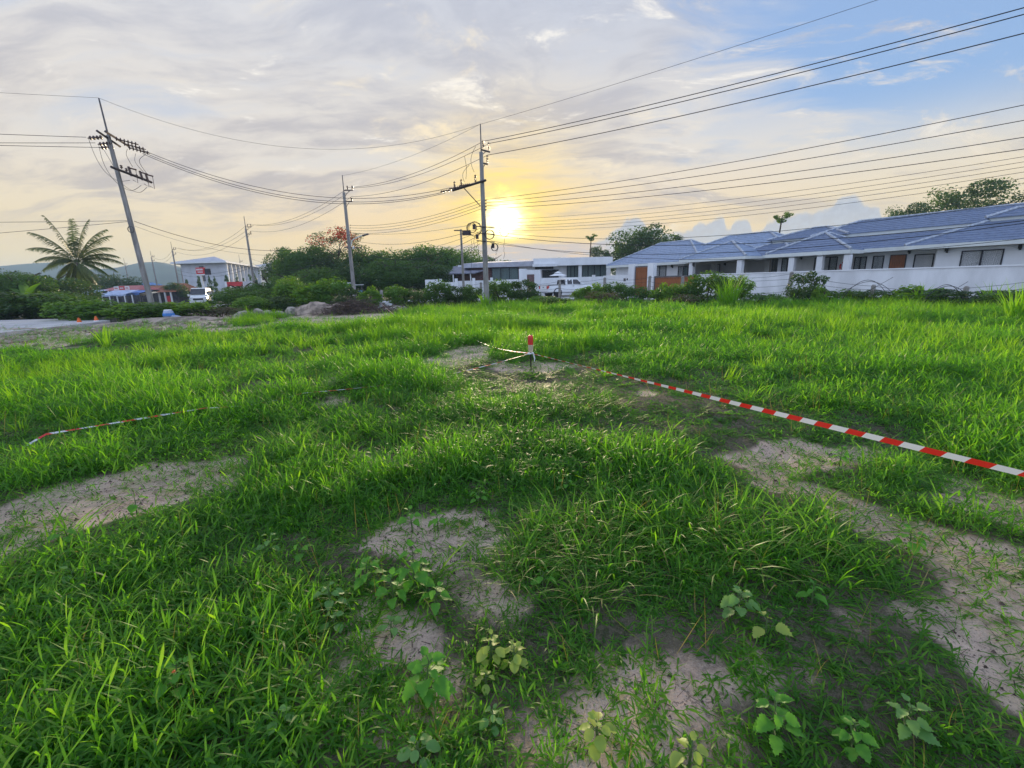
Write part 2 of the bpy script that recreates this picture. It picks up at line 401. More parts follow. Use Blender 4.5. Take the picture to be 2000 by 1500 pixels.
# ------------------------------------------------------------------ terrain
def vnoise(x, y, seed=0):
    xi = np.floor(x).astype(np.int64); yi = np.floor(y).astype(np.int64); xf = x - xi; yf = y - yi
    def h(a, b):
        n = (a * 374761393 + b * 668265263 + seed * 974634777) & 0x7fffffff
        n = ((n ^ (n >> 13)) * 1274126177) & 0x7fffffff
        return ((n ^ (n >> 16)) & 0xffff) / 65535.0
    u = xf * xf * (3 - 2 * xf); v = yf * yf * (3 - 2 * yf)
    return (h(xi, yi) * (1 - u) + h(xi + 1, yi) * u) * (1 - v) + (h(xi, yi + 1) * (1 - u) + h(xi + 1, yi + 1) * u) * v
def fbm(x, y, sc, seed=0, oct_=4):
    a, t, r = 1.0, 0, 0
    for i in range(oct_):
        r = r + a * vnoise(x * sc, y * sc, seed + i * 17); t += a; a *= .5; sc *= 2.03
    return r / t

def gz(x, y):
    x = np.asarray(x, float); y = np.asarray(y, float)
    b = (fbm(x, y, .55, 3, 3) - .5) * .24 + (fbm(x, y, 1.7, 9, 2) - .5) * .08
    fade = np.clip((36 - np.hypot(x, y)) / 8, 0, 1)
    far = -.9 * np.clip((y - 38) / 25, 0, 1) * np.clip((-x - 12) / 12, 0, 1)
    return b * fade + far
def Z(x, y): return float(gz(np.array([x]), np.array([y]))[0])
def gs(px, py, h=0.0):
    """point on the uneven ground (h above it) along the sight line of a pixel"""
    p = gp(px, py, h)
    for _ in range(5): p = gp(px, py, Z(p.x, p.y) + h)
    return p

# bare sandy patches, outlined where they lie on the ground (weight: 1 = bare, .5 = thin grass)
BARE_PX = [
    (1.0, [(-60, 1000), (60, 965), (200, 930), (330, 905), (430, 898), (500, 912), (460, 945), (330, 985), (200, 1020), (90, 1050), (-60, 1110)]),
    (.95, [(790, 1010), (880, 985), (975, 1000), (1000, 1040), (960, 1080), (880, 1120), (800, 1110), (760, 1060)]),
    (.52, [(860, 1110), (980, 1110), (1050, 1180), (1000, 1230), (900, 1200), (850, 1150)]),
    (.70, [(690, 885), (740, 880), (785, 900), (760, 912), (700, 900)]),
    (1.0, [(1430, 872), (1520, 862), (1640, 866), (1780, 880), (1640, 900), (1570, 925), (1500, 935), (1450, 915)]),
    (1.0, [(1470, 930), (1580, 940), (1720, 985), (1830, 1030), (1950, 1050), (2080, 1100), (2080, 1210), (1960, 1190), (1830, 1090), (1700, 1030), (1580, 980), (1490, 955)]),
    (.85, [(1780, 890), (1900, 930), (2060, 1000), (2060, 1060), (1940, 1020), (1850, 960)]),
    (.92, [(1760, 1190), (1900, 1210), (2080, 1290), (2080, 1440), (1960, 1370), (1860, 1290)]),
    (.45, [(1600, 1160), (1700, 1180), (1760, 1250), (1740, 1310), (1650, 1270)]),
    (.40, [(1500, 1270), (1600, 1290), (1640, 1360), (1540, 1350)]),
    (.40, [(1150, 1290), (1300, 1310), (1390, 1390), (1370, 1470), (1230, 1450), (1150, 1370)]),
    (.36, [(1020, 1400), (1160, 1390), (1180, 1500), (1040, 1510)]),
    (.55, [(560, 1330), (680, 1320), (720, 1400), (620, 1430)]),
    (.52, [(730, 1180), (850, 1190), (900, 1280), (800, 1330), (720, 1270)]),
    (.38, [(1500, 1330), (1330, 1340), (1360, 1420), (1500, 1440)]),
    (1.0, [(800, 712), (850, 692), (905, 676), (962, 677), (955, 700), (900, 716), (850, 721)]),
    (.90, [(965, 712), (1020, 706), (1100, 706), (1125, 716), (1060, 724), (985, 725)]),
    (.95, [(622, 745), (660, 734), (690, 735), (660, 748)]),
    (.90, [(626, 790), (660, 772), (700, 766), (690, 780), (645, 794)]),
    (.75, [(1235, 768), (1270, 762), (1310, 770), (1270, 778)]),
    (.60, [(460, 762), (520, 752), (560, 752), (500, 766)]),
    (.60, [(350, 800), (400, 788), (420, 798), (370, 808)]),
    (1.0, [(520, 632), (560, 620), (640, 610), (760, 612), (800, 622), (770, 632), (700, 637), (600, 638)]),
    (1.0, [(-60, 692), (100, 678), (220, 660), (330, 646), (440, 635), (475, 620), (430, 611), (330, 611), (200, 620), (100, 646), (-60, 662)]),
    (.70, [(300, 650), (420, 640), (560, 633), (560, 639), (420, 650), (300, 657)]),
    (.60, [(40, 685), (120, 676), (180, 672), (110, 684)]),
]
BARE = [(w, np.array([[*gs(px, py)[:2]] for px, py in pl])) for w, pl in BARE_PX]
# banks where the grass grows thick
LUSH_PX = [
    (1.0, [(1040, 1060), (1180, 985), (1330, 965), (1540, 1000), (1700, 1060), (1850, 1165), (1700, 1185), (1450, 1150), (1180, 1130)]),
    (.85, [(180, 1075), (500, 960), (800, 900), (1000, 830), (1300, 855), (1400, 950), (1120, 975), (900, 960), (700, 1000), (400, 1085)]),
    (.85, [(-40, 870), (400, 800), (530, 830), (400, 890), (-40, 955)]),
    (.95, [(1380, 700), (1700, 650), (2040, 640), (2040, 880), (1800, 850), (1550, 790)]),
    (.75, [(-40, 1130), (450, 1110), (650, 1230), (400, 1330), (-40, 1480)]),
    (.65, [(720, 770), (1000, 735), (1250, 800), (1350, 850), (1000, 820), (760, 850)]),
    (.90, [(1150, 640), (1900, 600), (2040, 620), (1700, 645), (1300, 665)]),
    (.70, [(1650, 890), (1800, 905), (1880, 960), (1760, 975), (1620, 940)]),
]
LUSH = [(w, np.array([[*gs(px, py)[:2]] for px, py in pl])) for w, pl in LUSH_PX]
def lush(x, y):
    dist = np.hypot(x, y); f = np.zeros(x.shape); wob = (fbm(x, y, 2.1, 15, 3) - .5) * (.3 + .06 * dist)
    for w, P in LUSH: f = np.maximum(f, w * np.clip(.5 - (poly_sd(x, y, P) + wob) / (.25 + .05 * dist), 0, 1))
    return f
def poly_sd(x, y, P):
    d = np.full(x.shape, 1e9); ins = np.zeros(x.shape, bool); n = len(P)
    for i in range(n):
        a = P[i]; b = P[(i + 1) % n]; e = b - a
        wx = x - a[0]; wy = y - a[1]
        t = np.clip((wx * e[0] + wy * e[1]) / (e @ e + 1e-12), 0, 1)
        d = np.minimum(d, np.hypot(wx - e[0] * t, wy - e[1] * t))
        c = ((a[1] > y) != (b[1] > y)) & (x < (b[0] - a[0]) * (y - a[1]) / (b[1] - a[1] + 1e-12) + a[0])
        ins ^= c
    return np.where(ins, -d, d)
def fields(x, y):
    """bare (0..1) and near-bare distance"""
    x = np.asarray(x, float); y = np.asarray(y, float)
    dist = np.hypot(x, y)
    wob = (fbm(x, y, 3.2, 5, 4) - .5) * np.clip(.30 + dist * .05, .3, .9)
    bare = np.zeros(x.shape); dmin = np.full(x.shape, 9.0)
    for w, P in BARE:
        lo, hi = P.min(0) - 1.5, P.max(0) + 1.5
        k = (x > lo[0]) & (x < hi[0]) & (y > lo[1]) & (y < hi[1])
        if not k.any(): continue
        s = poly_sd(x[k], y[k], P) + wob[k]
        soft = np.clip(.14 + .015 * dist[k], .14, .35)
        bare[k] = np.maximum(bare[k], w * np.clip(.5 - s / (2 * soft), 0, 1))
        if w > .6: dmin[k] = np.minimum(dmin[k], s)
    return bare, dmin
def ground():
    def rows(a, b, s0, grow):
        r = [a]; s = s0
        while r[-1] < b: r.append(r[-1] + s); s *= grow
        return r
    ys = [-1500, -300, -60, -15, -6, -3] + rows(-1.5, 1500, .07, 1.011)
    xs = rows(0.035, 1500, .07, 1.014); xs = [-v for v in xs[::-1]] + xs
    X, Y = np.meshgrid(np.array(xs), np.array(ys))
    Zg = gz(X, Y); b, _ = fields(X.ravel(), Y.ravel())
    b = b + .0
    Zg = Zg - .03 * b.reshape(X.shape) + b.reshape(X.shape) * (fbm(X, Y, 6, 31, 3) - .5) * .03
    ny, nx = X.shape
    v = np.stack([X.ravel(), Y.ravel(), Zg.ravel()], 1)
    i = np.arange(ny * nx).reshape(ny, nx)
    f = np.stack([i[:-1, :-1].ravel(), i[:-1, 1:].ravel(), i[1:, 1:].ravel(), i[1:, :-1].ravel()], 1)
    me = bpy.data.meshes.new('ground'); me.from_pydata(v.tolist(), [], f.tolist())
    me.attributes.new('bare', 'FLOAT', 'POINT').data.foreach_set('value', (np.clip(b + .28 * (np.hypot(X.ravel(), Y.ravel()) < 3.0) * (fbm(X.ravel(), Y.ravel(), 2.2, 19, 3) > .47), 0, 1)).astype(np.float32))
    me.polygons.foreach_set('use_smooth', [True] * len(me.polygons))
    m = bpy.data.materials.new('sandy_soil'); m.use_nodes = True; nt = m.node_tree; g = N(nt); bs = nt.nodes['Principled BSDF']
    tc = nt.nodes.new('ShaderNodeTexCoord'); o = tc.outputs['Object']
    a = nt.nodes.new('ShaderNodeAttribute'); a.attribute_name = 'bare'
    n1 = g.noise(o, 2.2, 6, .65); n2 = g.noise(o, 28, 5, .7); n3 = g.noise(o, 110, 3, .6)
    sand = g.mix(g.smooth(n1, .35, .68), (.78, .575, .47), (.62, .46, .375))
    n0 = g.noise(o, .9, 5, .7, .6); sand = g.mix(g.math('MULTIPLY', g.smooth(n0, .50, .62), .6), sand, (.40, .31, .26))
    vo = nt.nodes.new('ShaderNodeTexVoronoi'); vo.feature = 'DISTANCE_TO_EDGE'; vo.inputs['Scale'].default_value = 5.5; g.l.new(g.vmath('ADD', o, g.vmath('MULTIPLY', g.xyz(n2, n1, n2), (.18, .18, .18))), vo.inputs['Vector'])
    sand = g.mix(g.math('MULTIPLY', g.smooth(vo.outputs[0], .035, .0), g.smooth(n1, .45, .6)), sand, (.22, .17, .14))
    sand = g.mix(g.smooth(n2, .56, .70), sand, (.30, .24, .20))
    sand = g.mix(g.smooth(n3, .60, .70), sand, (.22, .17, .14))
    soil = g.mix(g.smooth(n2, .4, .6), (.15, .125, .095), (.075, .08, .045))  # soil and thatch under grass, darkened to deepen the shade between blades
    f_ = g.smooth(g.math('ADD', a.outputs['Fac'], g.math('MULTIPLY', g.math('SUBTRACT', n2, .5), .45)), .25, .55)
    g._in(bs.inputs['Base Color'], g.mix(f_, soil, sand)); bs.inputs['Roughness'].default_value = .95; bs.inputs['Specular IOR Level'].default_value = .15
    bn = nt.nodes.new('ShaderNodeBump'); bn.inputs['Strength'].default_value = 1.0; bn.inputs['Distance'].default_value = .035
    g._in(bn.inputs['Height'], g.math('ADD', g.math('ADD', n2, g.math('MULTIPLY', n1, 1.6)), g.math('MULTIPLY', n3, .5))); g.l.new(bn.outputs[0], bs.inputs['Normal'])
    me.materials.append(m)
    tag(link('ground', me), 'sandy field ground under the rough grass', kind='structure')
ground()

def hills():
    prof = [(-400, 524), (-200, 520), (0, 520), (40, 516), (80, 513.5), (110, 512), (140, 519), (175, 527), (210, 525), (240, 521), (268, 514), (300, 510.5), (325, 514), (360, 524), (430, 530), (520, 536), (640, 545), (760, 550), (1000, 548), (1400, 540), (2000, 525), (2300, 518)]
    pts = [at(px, py, 750) for px, py in prof]
    mb = MB(); nx = 140; rows = [(640, 0), (670, .28), (700, .62), (730, .86), (750, 1.0), (790, .8), (860, 0)]
    xs = np.linspace(pts[0].x, pts[-1].x, nx); zs = np.interp(xs, [p.x for p in pts], [p.z for p in pts])
    grid = []
    for j, (Y, k) in enumerate(rows):
        w = (fbm(xs, np.full(nx, Y), .03, 3) - .5) * 9 * (k > 0) * (1 if k < 1 else .25)
        w[:] = w * np.clip(zs / 25, 0, 1)
        for x, z, ww in zip(xs, zs, w): mb.v.append((x * Y / 750, Y, max(-3, z * k + ww if k > 0 else -3)))
    for j in range(len(rows) - 1):
        for i in range(nx - 1): mb.f.append((j * nx + i, j * nx + i + 1, (j + 1) * nx + i + 1, (j + 1) * nx + i))
    tag(mb.build('hills', M['hill'], smooth=True), 'distant hills along the left horizon', kind='structure')
hills()

def road_slab():
    a = [gp(-260, 640), gp(-60, 632), gp(150, 627.5), gp(216, 631), gp(180, 637), gp(100, 646), gp(0, 658.5), gp(-120, 675), gp(-260, 700)]
    mb = MB(); n = len(a); zt = .16
    mb.v = [(p.x, p.y, zt) for p in a] + [(p.x, p.y, -.2) for p in a]
    mb.f = [tuple(range(n))[::-1]] + [(i, (i + 1) % n, n + (i + 1) % n, n + i) for i in range(n)]
    tag(mb.build('road', M['road']), 'pale concrete road slab ending at the left edge of the field', kind='structure')
    p0, p1 = gp(190, 630), gp(218, 624)
    # street in front of the white houses
    mb = MB(); s = [(-30, 47), (-12, 46), (6, 45), (12.2, 41.8), (17.5, 34), (24.2, 23.5), (34, 9)]
    t = [(-30, 41), (-12, 40.6), (4, 38), (8.5, 35.5), (13, 30.5), (20, 21), (29, 6)]
    n = len(s); mb.v = [(x, y, .03) for x, y in s] + [(x, y, .03) for x, y in t]
    mb.f = [(i, n + i, n + i + 1, i + 1) for i in range(n - 1)]
    tag(mb.build('street', M['road']), 'pale street between the field fence and the white house walls', kind='structure')
road_slab()

# ------------------------------------------------------------------ grass
def blade_mesh(name, m, n, L, W, spread, tilt, droop, seed, segs=4, azbias=None, mat2=None, p2=0):
    r = np.random.default_rng(seed)
    a = r.uniform(0, 2 * np.pi, n); rad = spread * np.sqrt(r.uniform(0, 1, n))
    bx, by = rad * np.cos(a), rad * np.sin(a)
    az = a + r.normal(0, 1.1, n)
    ln = r.uniform(L[0], L[1], n); w = r.uniform(W[0], W[1], n) * .5
    th0 = r.uniform(tilt[0], tilt[1], n); dr = r.uniform(droop[0], droop[1], n)
    tw = r.uniform(-.9, .9, n); hue = np.clip(r.normal(.5, .28, n), 0, 1)
    P = np.stack([bx, by, np.zeros(n)], 1); V = []
    for k in range(segs + 1):
        t = k / segs
        wid = w * (1 - t ** 2.2) * (.55 + .45 * min(1, t * 4)) if k < segs else w * 0.02
        ta = az + np.pi / 2 + tw * t
        side = np.stack([np.cos(ta), np.sin(ta), .25 * np.sin(tw * 3)], 1)
        V.append(P - side * np.reshape(wid, (-1, 1))); V.append(P + side * np.reshape(wid, (-1, 1)))
        th = th0 + dr * (t ** 1.25)
        P = P + np.stack([np.sin(th) * np.cos(az), np.sin(th) * np.sin(az), np.cos(th)], 1) * np.reshape(ln / segs, (-1, 1))
    V = np.stack(V, 1); nv = V.shape[1]
    V[:, :, 2] = np.maximum(V[:, :, 2], .002)
    base = np.arange(n)[:, None] * nv
    F = np.concatenate([base + np.array([[2 * k, 2 * k + 1, 2 * k + 3, 2 * k + 2]]) for k in range(segs)], 0)
    me = bpy.data.meshes.new(name); me.from_pydata(V.reshape(-1, 3).tolist(), [], F.tolist())
    me.attributes.new('hue', 'FLOAT', 'POINT').data.foreach_set('value', np.repeat(hue, nv).astype(np.float32))
    me.materials.append(m)
    if mat2:
        me.materials.append(mat2); pick = r.uniform(0, 1, n) < p2
        me.polygons.foreach_set('material_index', np.tile(pick, segs).astype(np.int32))
    me.polygons.foreach_set('use_smooth', [True] * len(me.polygons))
    return me
GC = bpy.data.collections.new('grass_clumps')
def proto(me):
    o = bpy.data.objects.new(me.name, me); GC.objects.link(o); return o
NAMES = []
def addp(*a, **k): NAMES.append(proto(blade_mesh('clump_%02d' % len(NAMES), *a, **k)))
def stem_mesh(name, m, n, H, tilt, LL, LW, spread, seed, leaves=5, mat2=None, p2=0):
    """grass stems with broad leaves set off on alternate sides"""
    r = random.Random(seed); mb = MB(); hue = []; mi = []
    up = Vector((0, 0, 1))
    for i in range(n):
        a = r.uniform(0, 6.28); q = spread * math.sqrt(r.random()); p = Vector((q * math.cos(a), q * math.sin(a), 0))
        az = a + r.gauss(0, 1.0); th = r.uniform(*tilt); h = r.uniform(*H); d = Vector((math.sin(th) * math.cos(az), math.sin(th) * math.sin(az), math.cos(th)))
        hu = min(1, max(0, r.gauss(.45, .25))); k = leaves + r.choice((-1, 0, 0, 1)); prev = p.copy(); dry = r.random() < p2
        for j in range(k):
            s = (j + 1) / k; d = (d + Vector((0, 0, .10 if th > .6 else -.06)) + Vector((r.gauss(0, .1), r.gauss(0, .1), 0))).normalized(); cur = prev + d * h / k
            side = d.cross(up); side = side.normalized() if side.length > .05 else Vector((1, 0, 0)); w = side * .0016
            b = len(mb.v); mb.v += [tuple(prev - w), tuple(prev + w), tuple(cur + w), tuple(cur - w)]; mb.f.append((b, b + 1, b + 2, b + 3)); hue += [hu * .7] * 4; mi.append(int(dry))
            la = (1 if j % 2 else -1) * r.uniform(.8, 1.9) + r.gauss(0, .4); out = Matrix.Rotation(la, 3, d) @ side
            ang = r.uniform(.55, 1.15); ld = (d * math.cos(ang) + out * math.sin(ang)).normalized()
            if j == k - 1: ld = (d + out * .25).normalized()
            L = r.uniform(*LL) * (1 - .25 * abs(s - .6)); W = r.uniform(*LW) * .5; pp = cur.copy(); b = len(mb.v); hl = min(1, max(0, hu + r.gauss(0, .18))); dr = r.uniform(.05, .75); tw = r.uniform(-.7, .7)
            for z, ww in enumerate((.45, 1.0, .8, .06)):
                sd = ld.cross(up); sd = sd.normalized() if sd.length > .05 else out; sd = Matrix.Rotation(tw * z / 3, 3, ld) @ sd
                mb.v += [tuple(pp - sd * W * ww), tuple(pp + sd * W * ww)]; hue += [hl, hl]
                ld = (ld + Vector((0, 0, -dr))).normalized(); pp = pp + ld * L / 3
                if pp.z < .004: pp.z = .004
            for z in range(3): mb.f.append((b + 2 * z, b + 2 * z + 1, b + 2 * z + 3, b + 2 * z + 2)); mi.append(int(dry))
            prev = cur
    me = mb.mesh(name, m, True); me.attributes.new('hue', 'FLOAT', 'POINT').data.foreach_set('value', np.array(hue, np.float32))
    if mat2: me.materials.append(mat2); me.polygons.foreach_set('material_index', np.array(mi, np.int32))
    return me
def adds(*a, **k): NAMES.append(proto(stem_mesh('clump_%02d' % len(NAMES), *a, **k)))
for s in range(4):   # 0-3 lush arching turf
    adds(M['grass'], 11, (.07, .22), (.2, 1.15), (.06, .16), (.006, .013), .11, 100 + s, 5, mat2=M['straw'], p2=.005)
for s in range(3):   # 4-6 short turf
    adds(M['grass'], 13, (.04, .12), (.4, 1.3), (.04, .09), (.006, .011), .11, 200 + s, 4, mat2=M['straw'], p2=.02)
for s in range(3):   # 7-9 tall upright tufts
    addp(M['tallgrass'], 26, (.22, .48), (.007, .013), .09, (.02, .38), (.15, .9), 300 + s)
for s in range(2):   # 10-11 creeping runners on the sand
    adds(M['grass'], 6, (.14, .34), (1.25, 1.5), (.04, .09), (.005, .010), .12, 400 + s, 6, mat2=M['straw'], p2=.14)
for s in range(2):   # 12-13 long fine arching blades
    addp(M['grass'], 22, (.22, .40), (.006, .012), .10, (.2, .9), (.8, 1.8), 500 + s, mat2=M['straw'], p2=.05, segs=6)

for s in range(2):   # 14-15 dry stalks
    addp(M['straw'], 5, (.15, .34), (.0018, .0032), .10, (.1, .8), (0, .6), 600 + s)

def grass():
    bands = [(.35, 2.2, 190, .85), (2.2, 3.6, 150, .95), (3.6, 6, 110, 1.1), (6, 10, 66, 1.3), (10, 16, 40, 1.55), (16, 24, 24, 1.9), (24, 36, 13, 2.2)]
    XS, YS, SC, ID, RZ, HS = [], [], [], [], [], []
    for d0, d1, dens, s in bands:
        xm = 1.32 * d1 + 1.2
        n = int(dens * 2 * xm * (d1 - d0))
        y = rng.uniform(d0, d1, n); x = rng.uniform(-xm, xm, n)
        k = np.abs(x) < 1.32 * y + 1.2; x, y = x[k], y[k]
        # the field ends at the dirt strip and the fence line
        lim = np.interp(x, [-45, -22, -14, -8, -4, 2, 6, 11, 15.5, 20, 27, 45], [14, 19, 25.5, 23.5, 27.5, 31, 31, 27.5, 23.5, 19, 12, -9])
        k = y < lim + (fbm(x, y, .8, 77, 2) - .5) * 2; x, y = x[k], y[k]
        bare, dm = fields(x, y)
        lu = lush(x, y)
        nz = fbm(x * .75 + y * .2, y * 1.35, .62, 41, 3); n2 = fbm(x, y, 1.6, 53, 3); n3 = fbm(x, y, .25, 61, 2)
        u = rng.uniform(0, 1, len(x))
        thin = np.clip((bare - .25) / .55, 0, 1)
        keep = u > np.where(bare > .2, .26 + .40 * thin, 0)
        keep &= ~((lu < .35) & (n2 < np.where(y < 2.4, .42, .34)) & (rng.uniform(0, 1, len(x)) < np.where(y < 2.4, .62, .5)))
        h = .26 + 1.55 * np.clip((nz - .38) / .30, 0, 1) * (.35 + .9 * n2)
        h = np.maximum(h, lu * (.55 + .75 * n2)); h *= np.clip(.40 + dm / .9, .40 + .4 * lu, 1)
        shortl = np.clip((.5 - n3) * 3 + np.clip((-x - 1) / 6, 0, 1) * np.clip((y - 5) / 4, 0, 1) * .7, 0, 1)
        h *= 1 - .45 * shortl
        # trampled along the tape
        ex, ey = .42, 8.1; tx, ty = 1.75, 5.05; L2 = (tx - ex) ** 2 + (ty - ey) ** 2; tt = np.clip(((x - ex) * (tx - ex) + (y - ey) * (ty - ey)) / L2, 0, 1); ds = np.hypot(x - ex - tt * (tx - ex), y - ey - tt * (ty - ey))
        tramp = np.clip(1.6 - ds / 1.1, 0, 1); h *= 1 - .66 * tramp
        h *= np.clip(.52 + (y - 1.2) * .10, .52, 1)
        pick = rng.integers(0, 4, len(x)); r2 = rng.uniform(0, 1, len(x))
        pick = np.where((h < .55) | (r2 < .18), rng.integers(4, 7, len(x)), pick)
        tallp = np.clip((n3 - .42) * 2.2, 0, 1) * np.clip((np.hypot(x, y) - 7) / 10, 0, 1) * .55 + .006 * (y > 6) + .25 * np.clip((y - (lim_f(x) - 7)) / 6, 0, 1) * (x > -6)
        tl = rng.uniform(0, 1, len(x)) < tallp
        pick = np.where(tl & (bare < .3), rng.integers(7, 10, len(x)), pick)
        longp = np.clip((vnoise(x * .9, y * .9, 91) - .66) * 4, 0, 1) * (np.hypot(x, y) < 8) + .9 * (lu > .6) * (x > .1) * (y < 3)
        pick = np.where((rng.uniform(0, 1, len(x)) < longp * .45) & (bare < .4), rng.integers(12, 14, len(x)), pick)
        pick = np.where(bare > .35, np.where(rng.uniform(0, 1, len(x)) < .80, rng.integers(10, 12, len(x)), rng.integers(4, 7, len(x))), pick)
        hz = np.where(pick >= 10, np.where(pick >= 12, .8, .6), np.where(pick >= 7, np.clip(.55 + .35 * h, .5, 1.0), h + .1))
        sk = rng.uniform(0, 1, len(x)) < .035; pick = np.where(sk, rng.integers(14, 16, len(x)), pick); hz = np.where(sk, .9, hz) * (1 - .3 * tramp)
        k = keep
        jit = rng.uniform(.8, 1.2, len(x))
        XS.append(x[k]); YS.append(y[k]); SC.append((s * jit)[k]); ID.append(pick[k]); HS.append((hz * rng.uniform(.85, 1.15, len(x)))[k])
    x = np.concatenate(XS); y = np.concatenate(YS); s = np.concatenate(SC); idx = np.concatenate(ID).astype(np.int32); hs = np.concatenate(HS)
    n = len(x); z = gz(x, y) - .012
    b, _ = fields(x, y); z -= .02 * b
    me = bpy.data.meshes.new('grass'); me.vertices.add(n)
    me.vertices.foreach_set('co', np.stack([x, y, z], 1).astype(np.float32).ravel())
    me.attributes.new('pick', 'INT', 'POINT').data.foreach_set('value', idx)
    rot = np.stack([rng.normal(0, .17, n), rng.normal(0, .17, n), rng.uniform(0, 2 * np.pi, n)], 1)
    me.attributes.new('turn', 'FLOAT_VECTOR', 'POINT').data.foreach_set('vector', rot.astype(np.float32).ravel())
    # width follows the patch scale slowly, height the lushness of the spot
    sc = np.stack([s, s, np.sqrt(s) * hs], 1)
    me.attributes.new('size', 'FLOAT_VECTOR', 'POINT').data.foreach_set('vector', sc.astype(np.float32).ravel())
    o = link('grass', me)
    tag(o, 'rough green grass covering the whole field in tufts around sandy gaps', 'grass', kind='stuff')
    ng = bpy.data.node_groups.new('grass_scatter', 'GeometryNodeTree')
    ng.interface.new_socket('Geometry', in_out='INPUT', socket_type='NodeSocketGeometry')
    ng.interface.new_socket('Geometry', in_out='OUTPUT', socket_type='NodeSocketGeometry')
    nd = ng.nodes; lk = ng.links
    gi = nd.new('NodeGroupInput'); go = nd.new('NodeGroupOutput')
    ci = nd.new('GeometryNodeCollectionInfo'); ci.inputs[0].default_value = GC; ci.inputs[1].default_value = True; ci.inputs[2].default_value = True
    ip = nd.new('GeometryNodeInstanceOnPoints'); ip.inputs['Pick Instance'].default_value = True
    def na(nm, t):
        q = nd.new('GeometryNodeInputNamedAttribute'); q.data_type = t; q.inputs[0].default_value = nm; return q.outputs[0]
    er = nd.new('FunctionNodeEulerToRotation'); lk.new(na('turn', 'FLOAT_VECTOR'), er.inputs[0])
    lk.new(gi.outputs[0], ip.inputs['Points']); lk.new(ci.outputs[0], ip.inputs['Instance']); lk.new(na('pick', 'INT'), ip.inputs['Instance Index'])
    lk.new(er.outputs[0], ip.inputs['Rotation']); lk.new(na('size', 'FLOAT_VECTOR'), ip.inputs['Scale'])
    lk.new(ip.outputs[0], go.inputs[0])
    md = o.modifiers.new('scatter', 'NODES'); md.node_group = ng
    print('grass instances', n)
def lim_f(x): return np.interp(x, [-45, -22, -14, -8, -4, 2, 6, 11, 15.5, 20, 27, 45], [14, 19, 25.5, 23.5, 27.5, 31, 31, 27.5, 23.5, 19, 12, -9])
grass()

# ------------------------------------------------------------------ trees, shrubs, weeds
def leaf_cloud(name, m, n, rad, clumps, leaf, seed, aspect=1.8, flat=0.0, hollow=.45, m2=None, p2=0, m2top=False, gap=0.0, zmin=None):
    """crown of many leaf-sized faces spread through lumpy clumps inside an ellipsoid centred on the origin"""
    r = np.random.default_rng(seed); rx, ry, rz = rad
    d = r.normal(size=(clumps, 3)); d /= np.linalg.norm(d, axis=1)[:, None]
    rr = r.uniform(hollow, 1.0, clumps) ** .6
    cc = d * rr[:, None] * np.array([rx, ry, rz]) * .78
    cr_ = r.uniform(.22, .42, clumps) * (rx * ry * rz) ** (1 / 3) * (1 - gap)
    k = r.integers(0, clumps, n)
    dd = r.normal(size=(n, 3)); dd /= np.linalg.norm(dd, axis=1)[:, None]
    rad_ = r.uniform(.35, 1, n) ** .5
    P = cc[k] + dd * (cr_[k] * rad_)[:, None] * np.array([1.1, 1.1, .8])
    if zmin is not None: P[:, 2] = np.maximum(P[:, 2], zmin + r.uniform(0, .15, n) * rz)
    nrm = dd * .7 + r.normal(size=(n, 3)) * .55 + np.array([0, 0, .35 + flat]); nrm /= np.linalg.norm(nrm, axis=1)[:, None]
    t = np.cross(nrm, r.normal(size=(n, 3))); t /= np.linalg.norm(t, axis=1)[:, None] + 1e-9
    b = np.cross(nrm, t); L = leaf * r.uniform(.6, 1.3, n)[:, None]; W = L / aspect
    A = P - t * L * .5; Bq = P + b * W * .5 - nrm * L * .04; Cq = P + t * L * .5 - nrm * L * .14; D = P - b * W * .5 - nrm * L * .04
    V = np.stack([A, Bq, Cq, D], 1).reshape(-1, 3)
    F = np.arange(n * 4).reshape(n, 4)
    me = bpy.data.meshes.new(name); me.from_pydata(V.tolist(), [], F.tolist())
    hue = np.clip(r.uniform(0, 1, clumps)[k] * .5 + r.uniform(0, 1, n) * .6, 0, 1)
    me.attributes.new('hue', 'FLOAT', 'POINT').data.foreach_set('value', np.repeat(hue, 4).astype(np.float32))
    me.materials.append(m)
    if m2:
        me.materials.append(m2)
        pk = r.uniform(0, 1, clumps) < p2
        if m2top: pk &= cc[:, 2] > .12 * rz
        me.polygons.foreach_set('material_index', (pk[k] & (r.uniform(0, 1, n) < .75)).astype(np.int32))
    return me
def trunk_mesh(h, r0, seed, limbs=5, spread=1.5, top=None):
    rd = random.Random(seed); mb = MB()
    pts = [(0, 0, -.3)]; x = y = 0
    for i in range(1, 6):
        x += rd.uniform(-.08, .08) * h * .3; y += rd.uniform(-.08, .08) * h * .3; pts.append((x, y, h * i / 5))
    mb.tube(pts, [r0 * (1 - .12 * i) for i in range(6)], 7)
    for i in range(limbs):
        a = 2 * math.pi * i / limbs + rd.uniform(-.4, .4); b = Vector(pts[rd.choice((3, 4, 5))])
        e = b + Vector((math.cos(a) * spread, math.sin(a) * spread, rd.uniform(.5, 1.0) * spread))
        mid = (b + e) / 2 + Vector((0, 0, .15 * spread))
        mb.tube([b, mid, e], [r0 * .5, r0 * .33, r0 * .14], 5)
    return mb
CROWN = {}
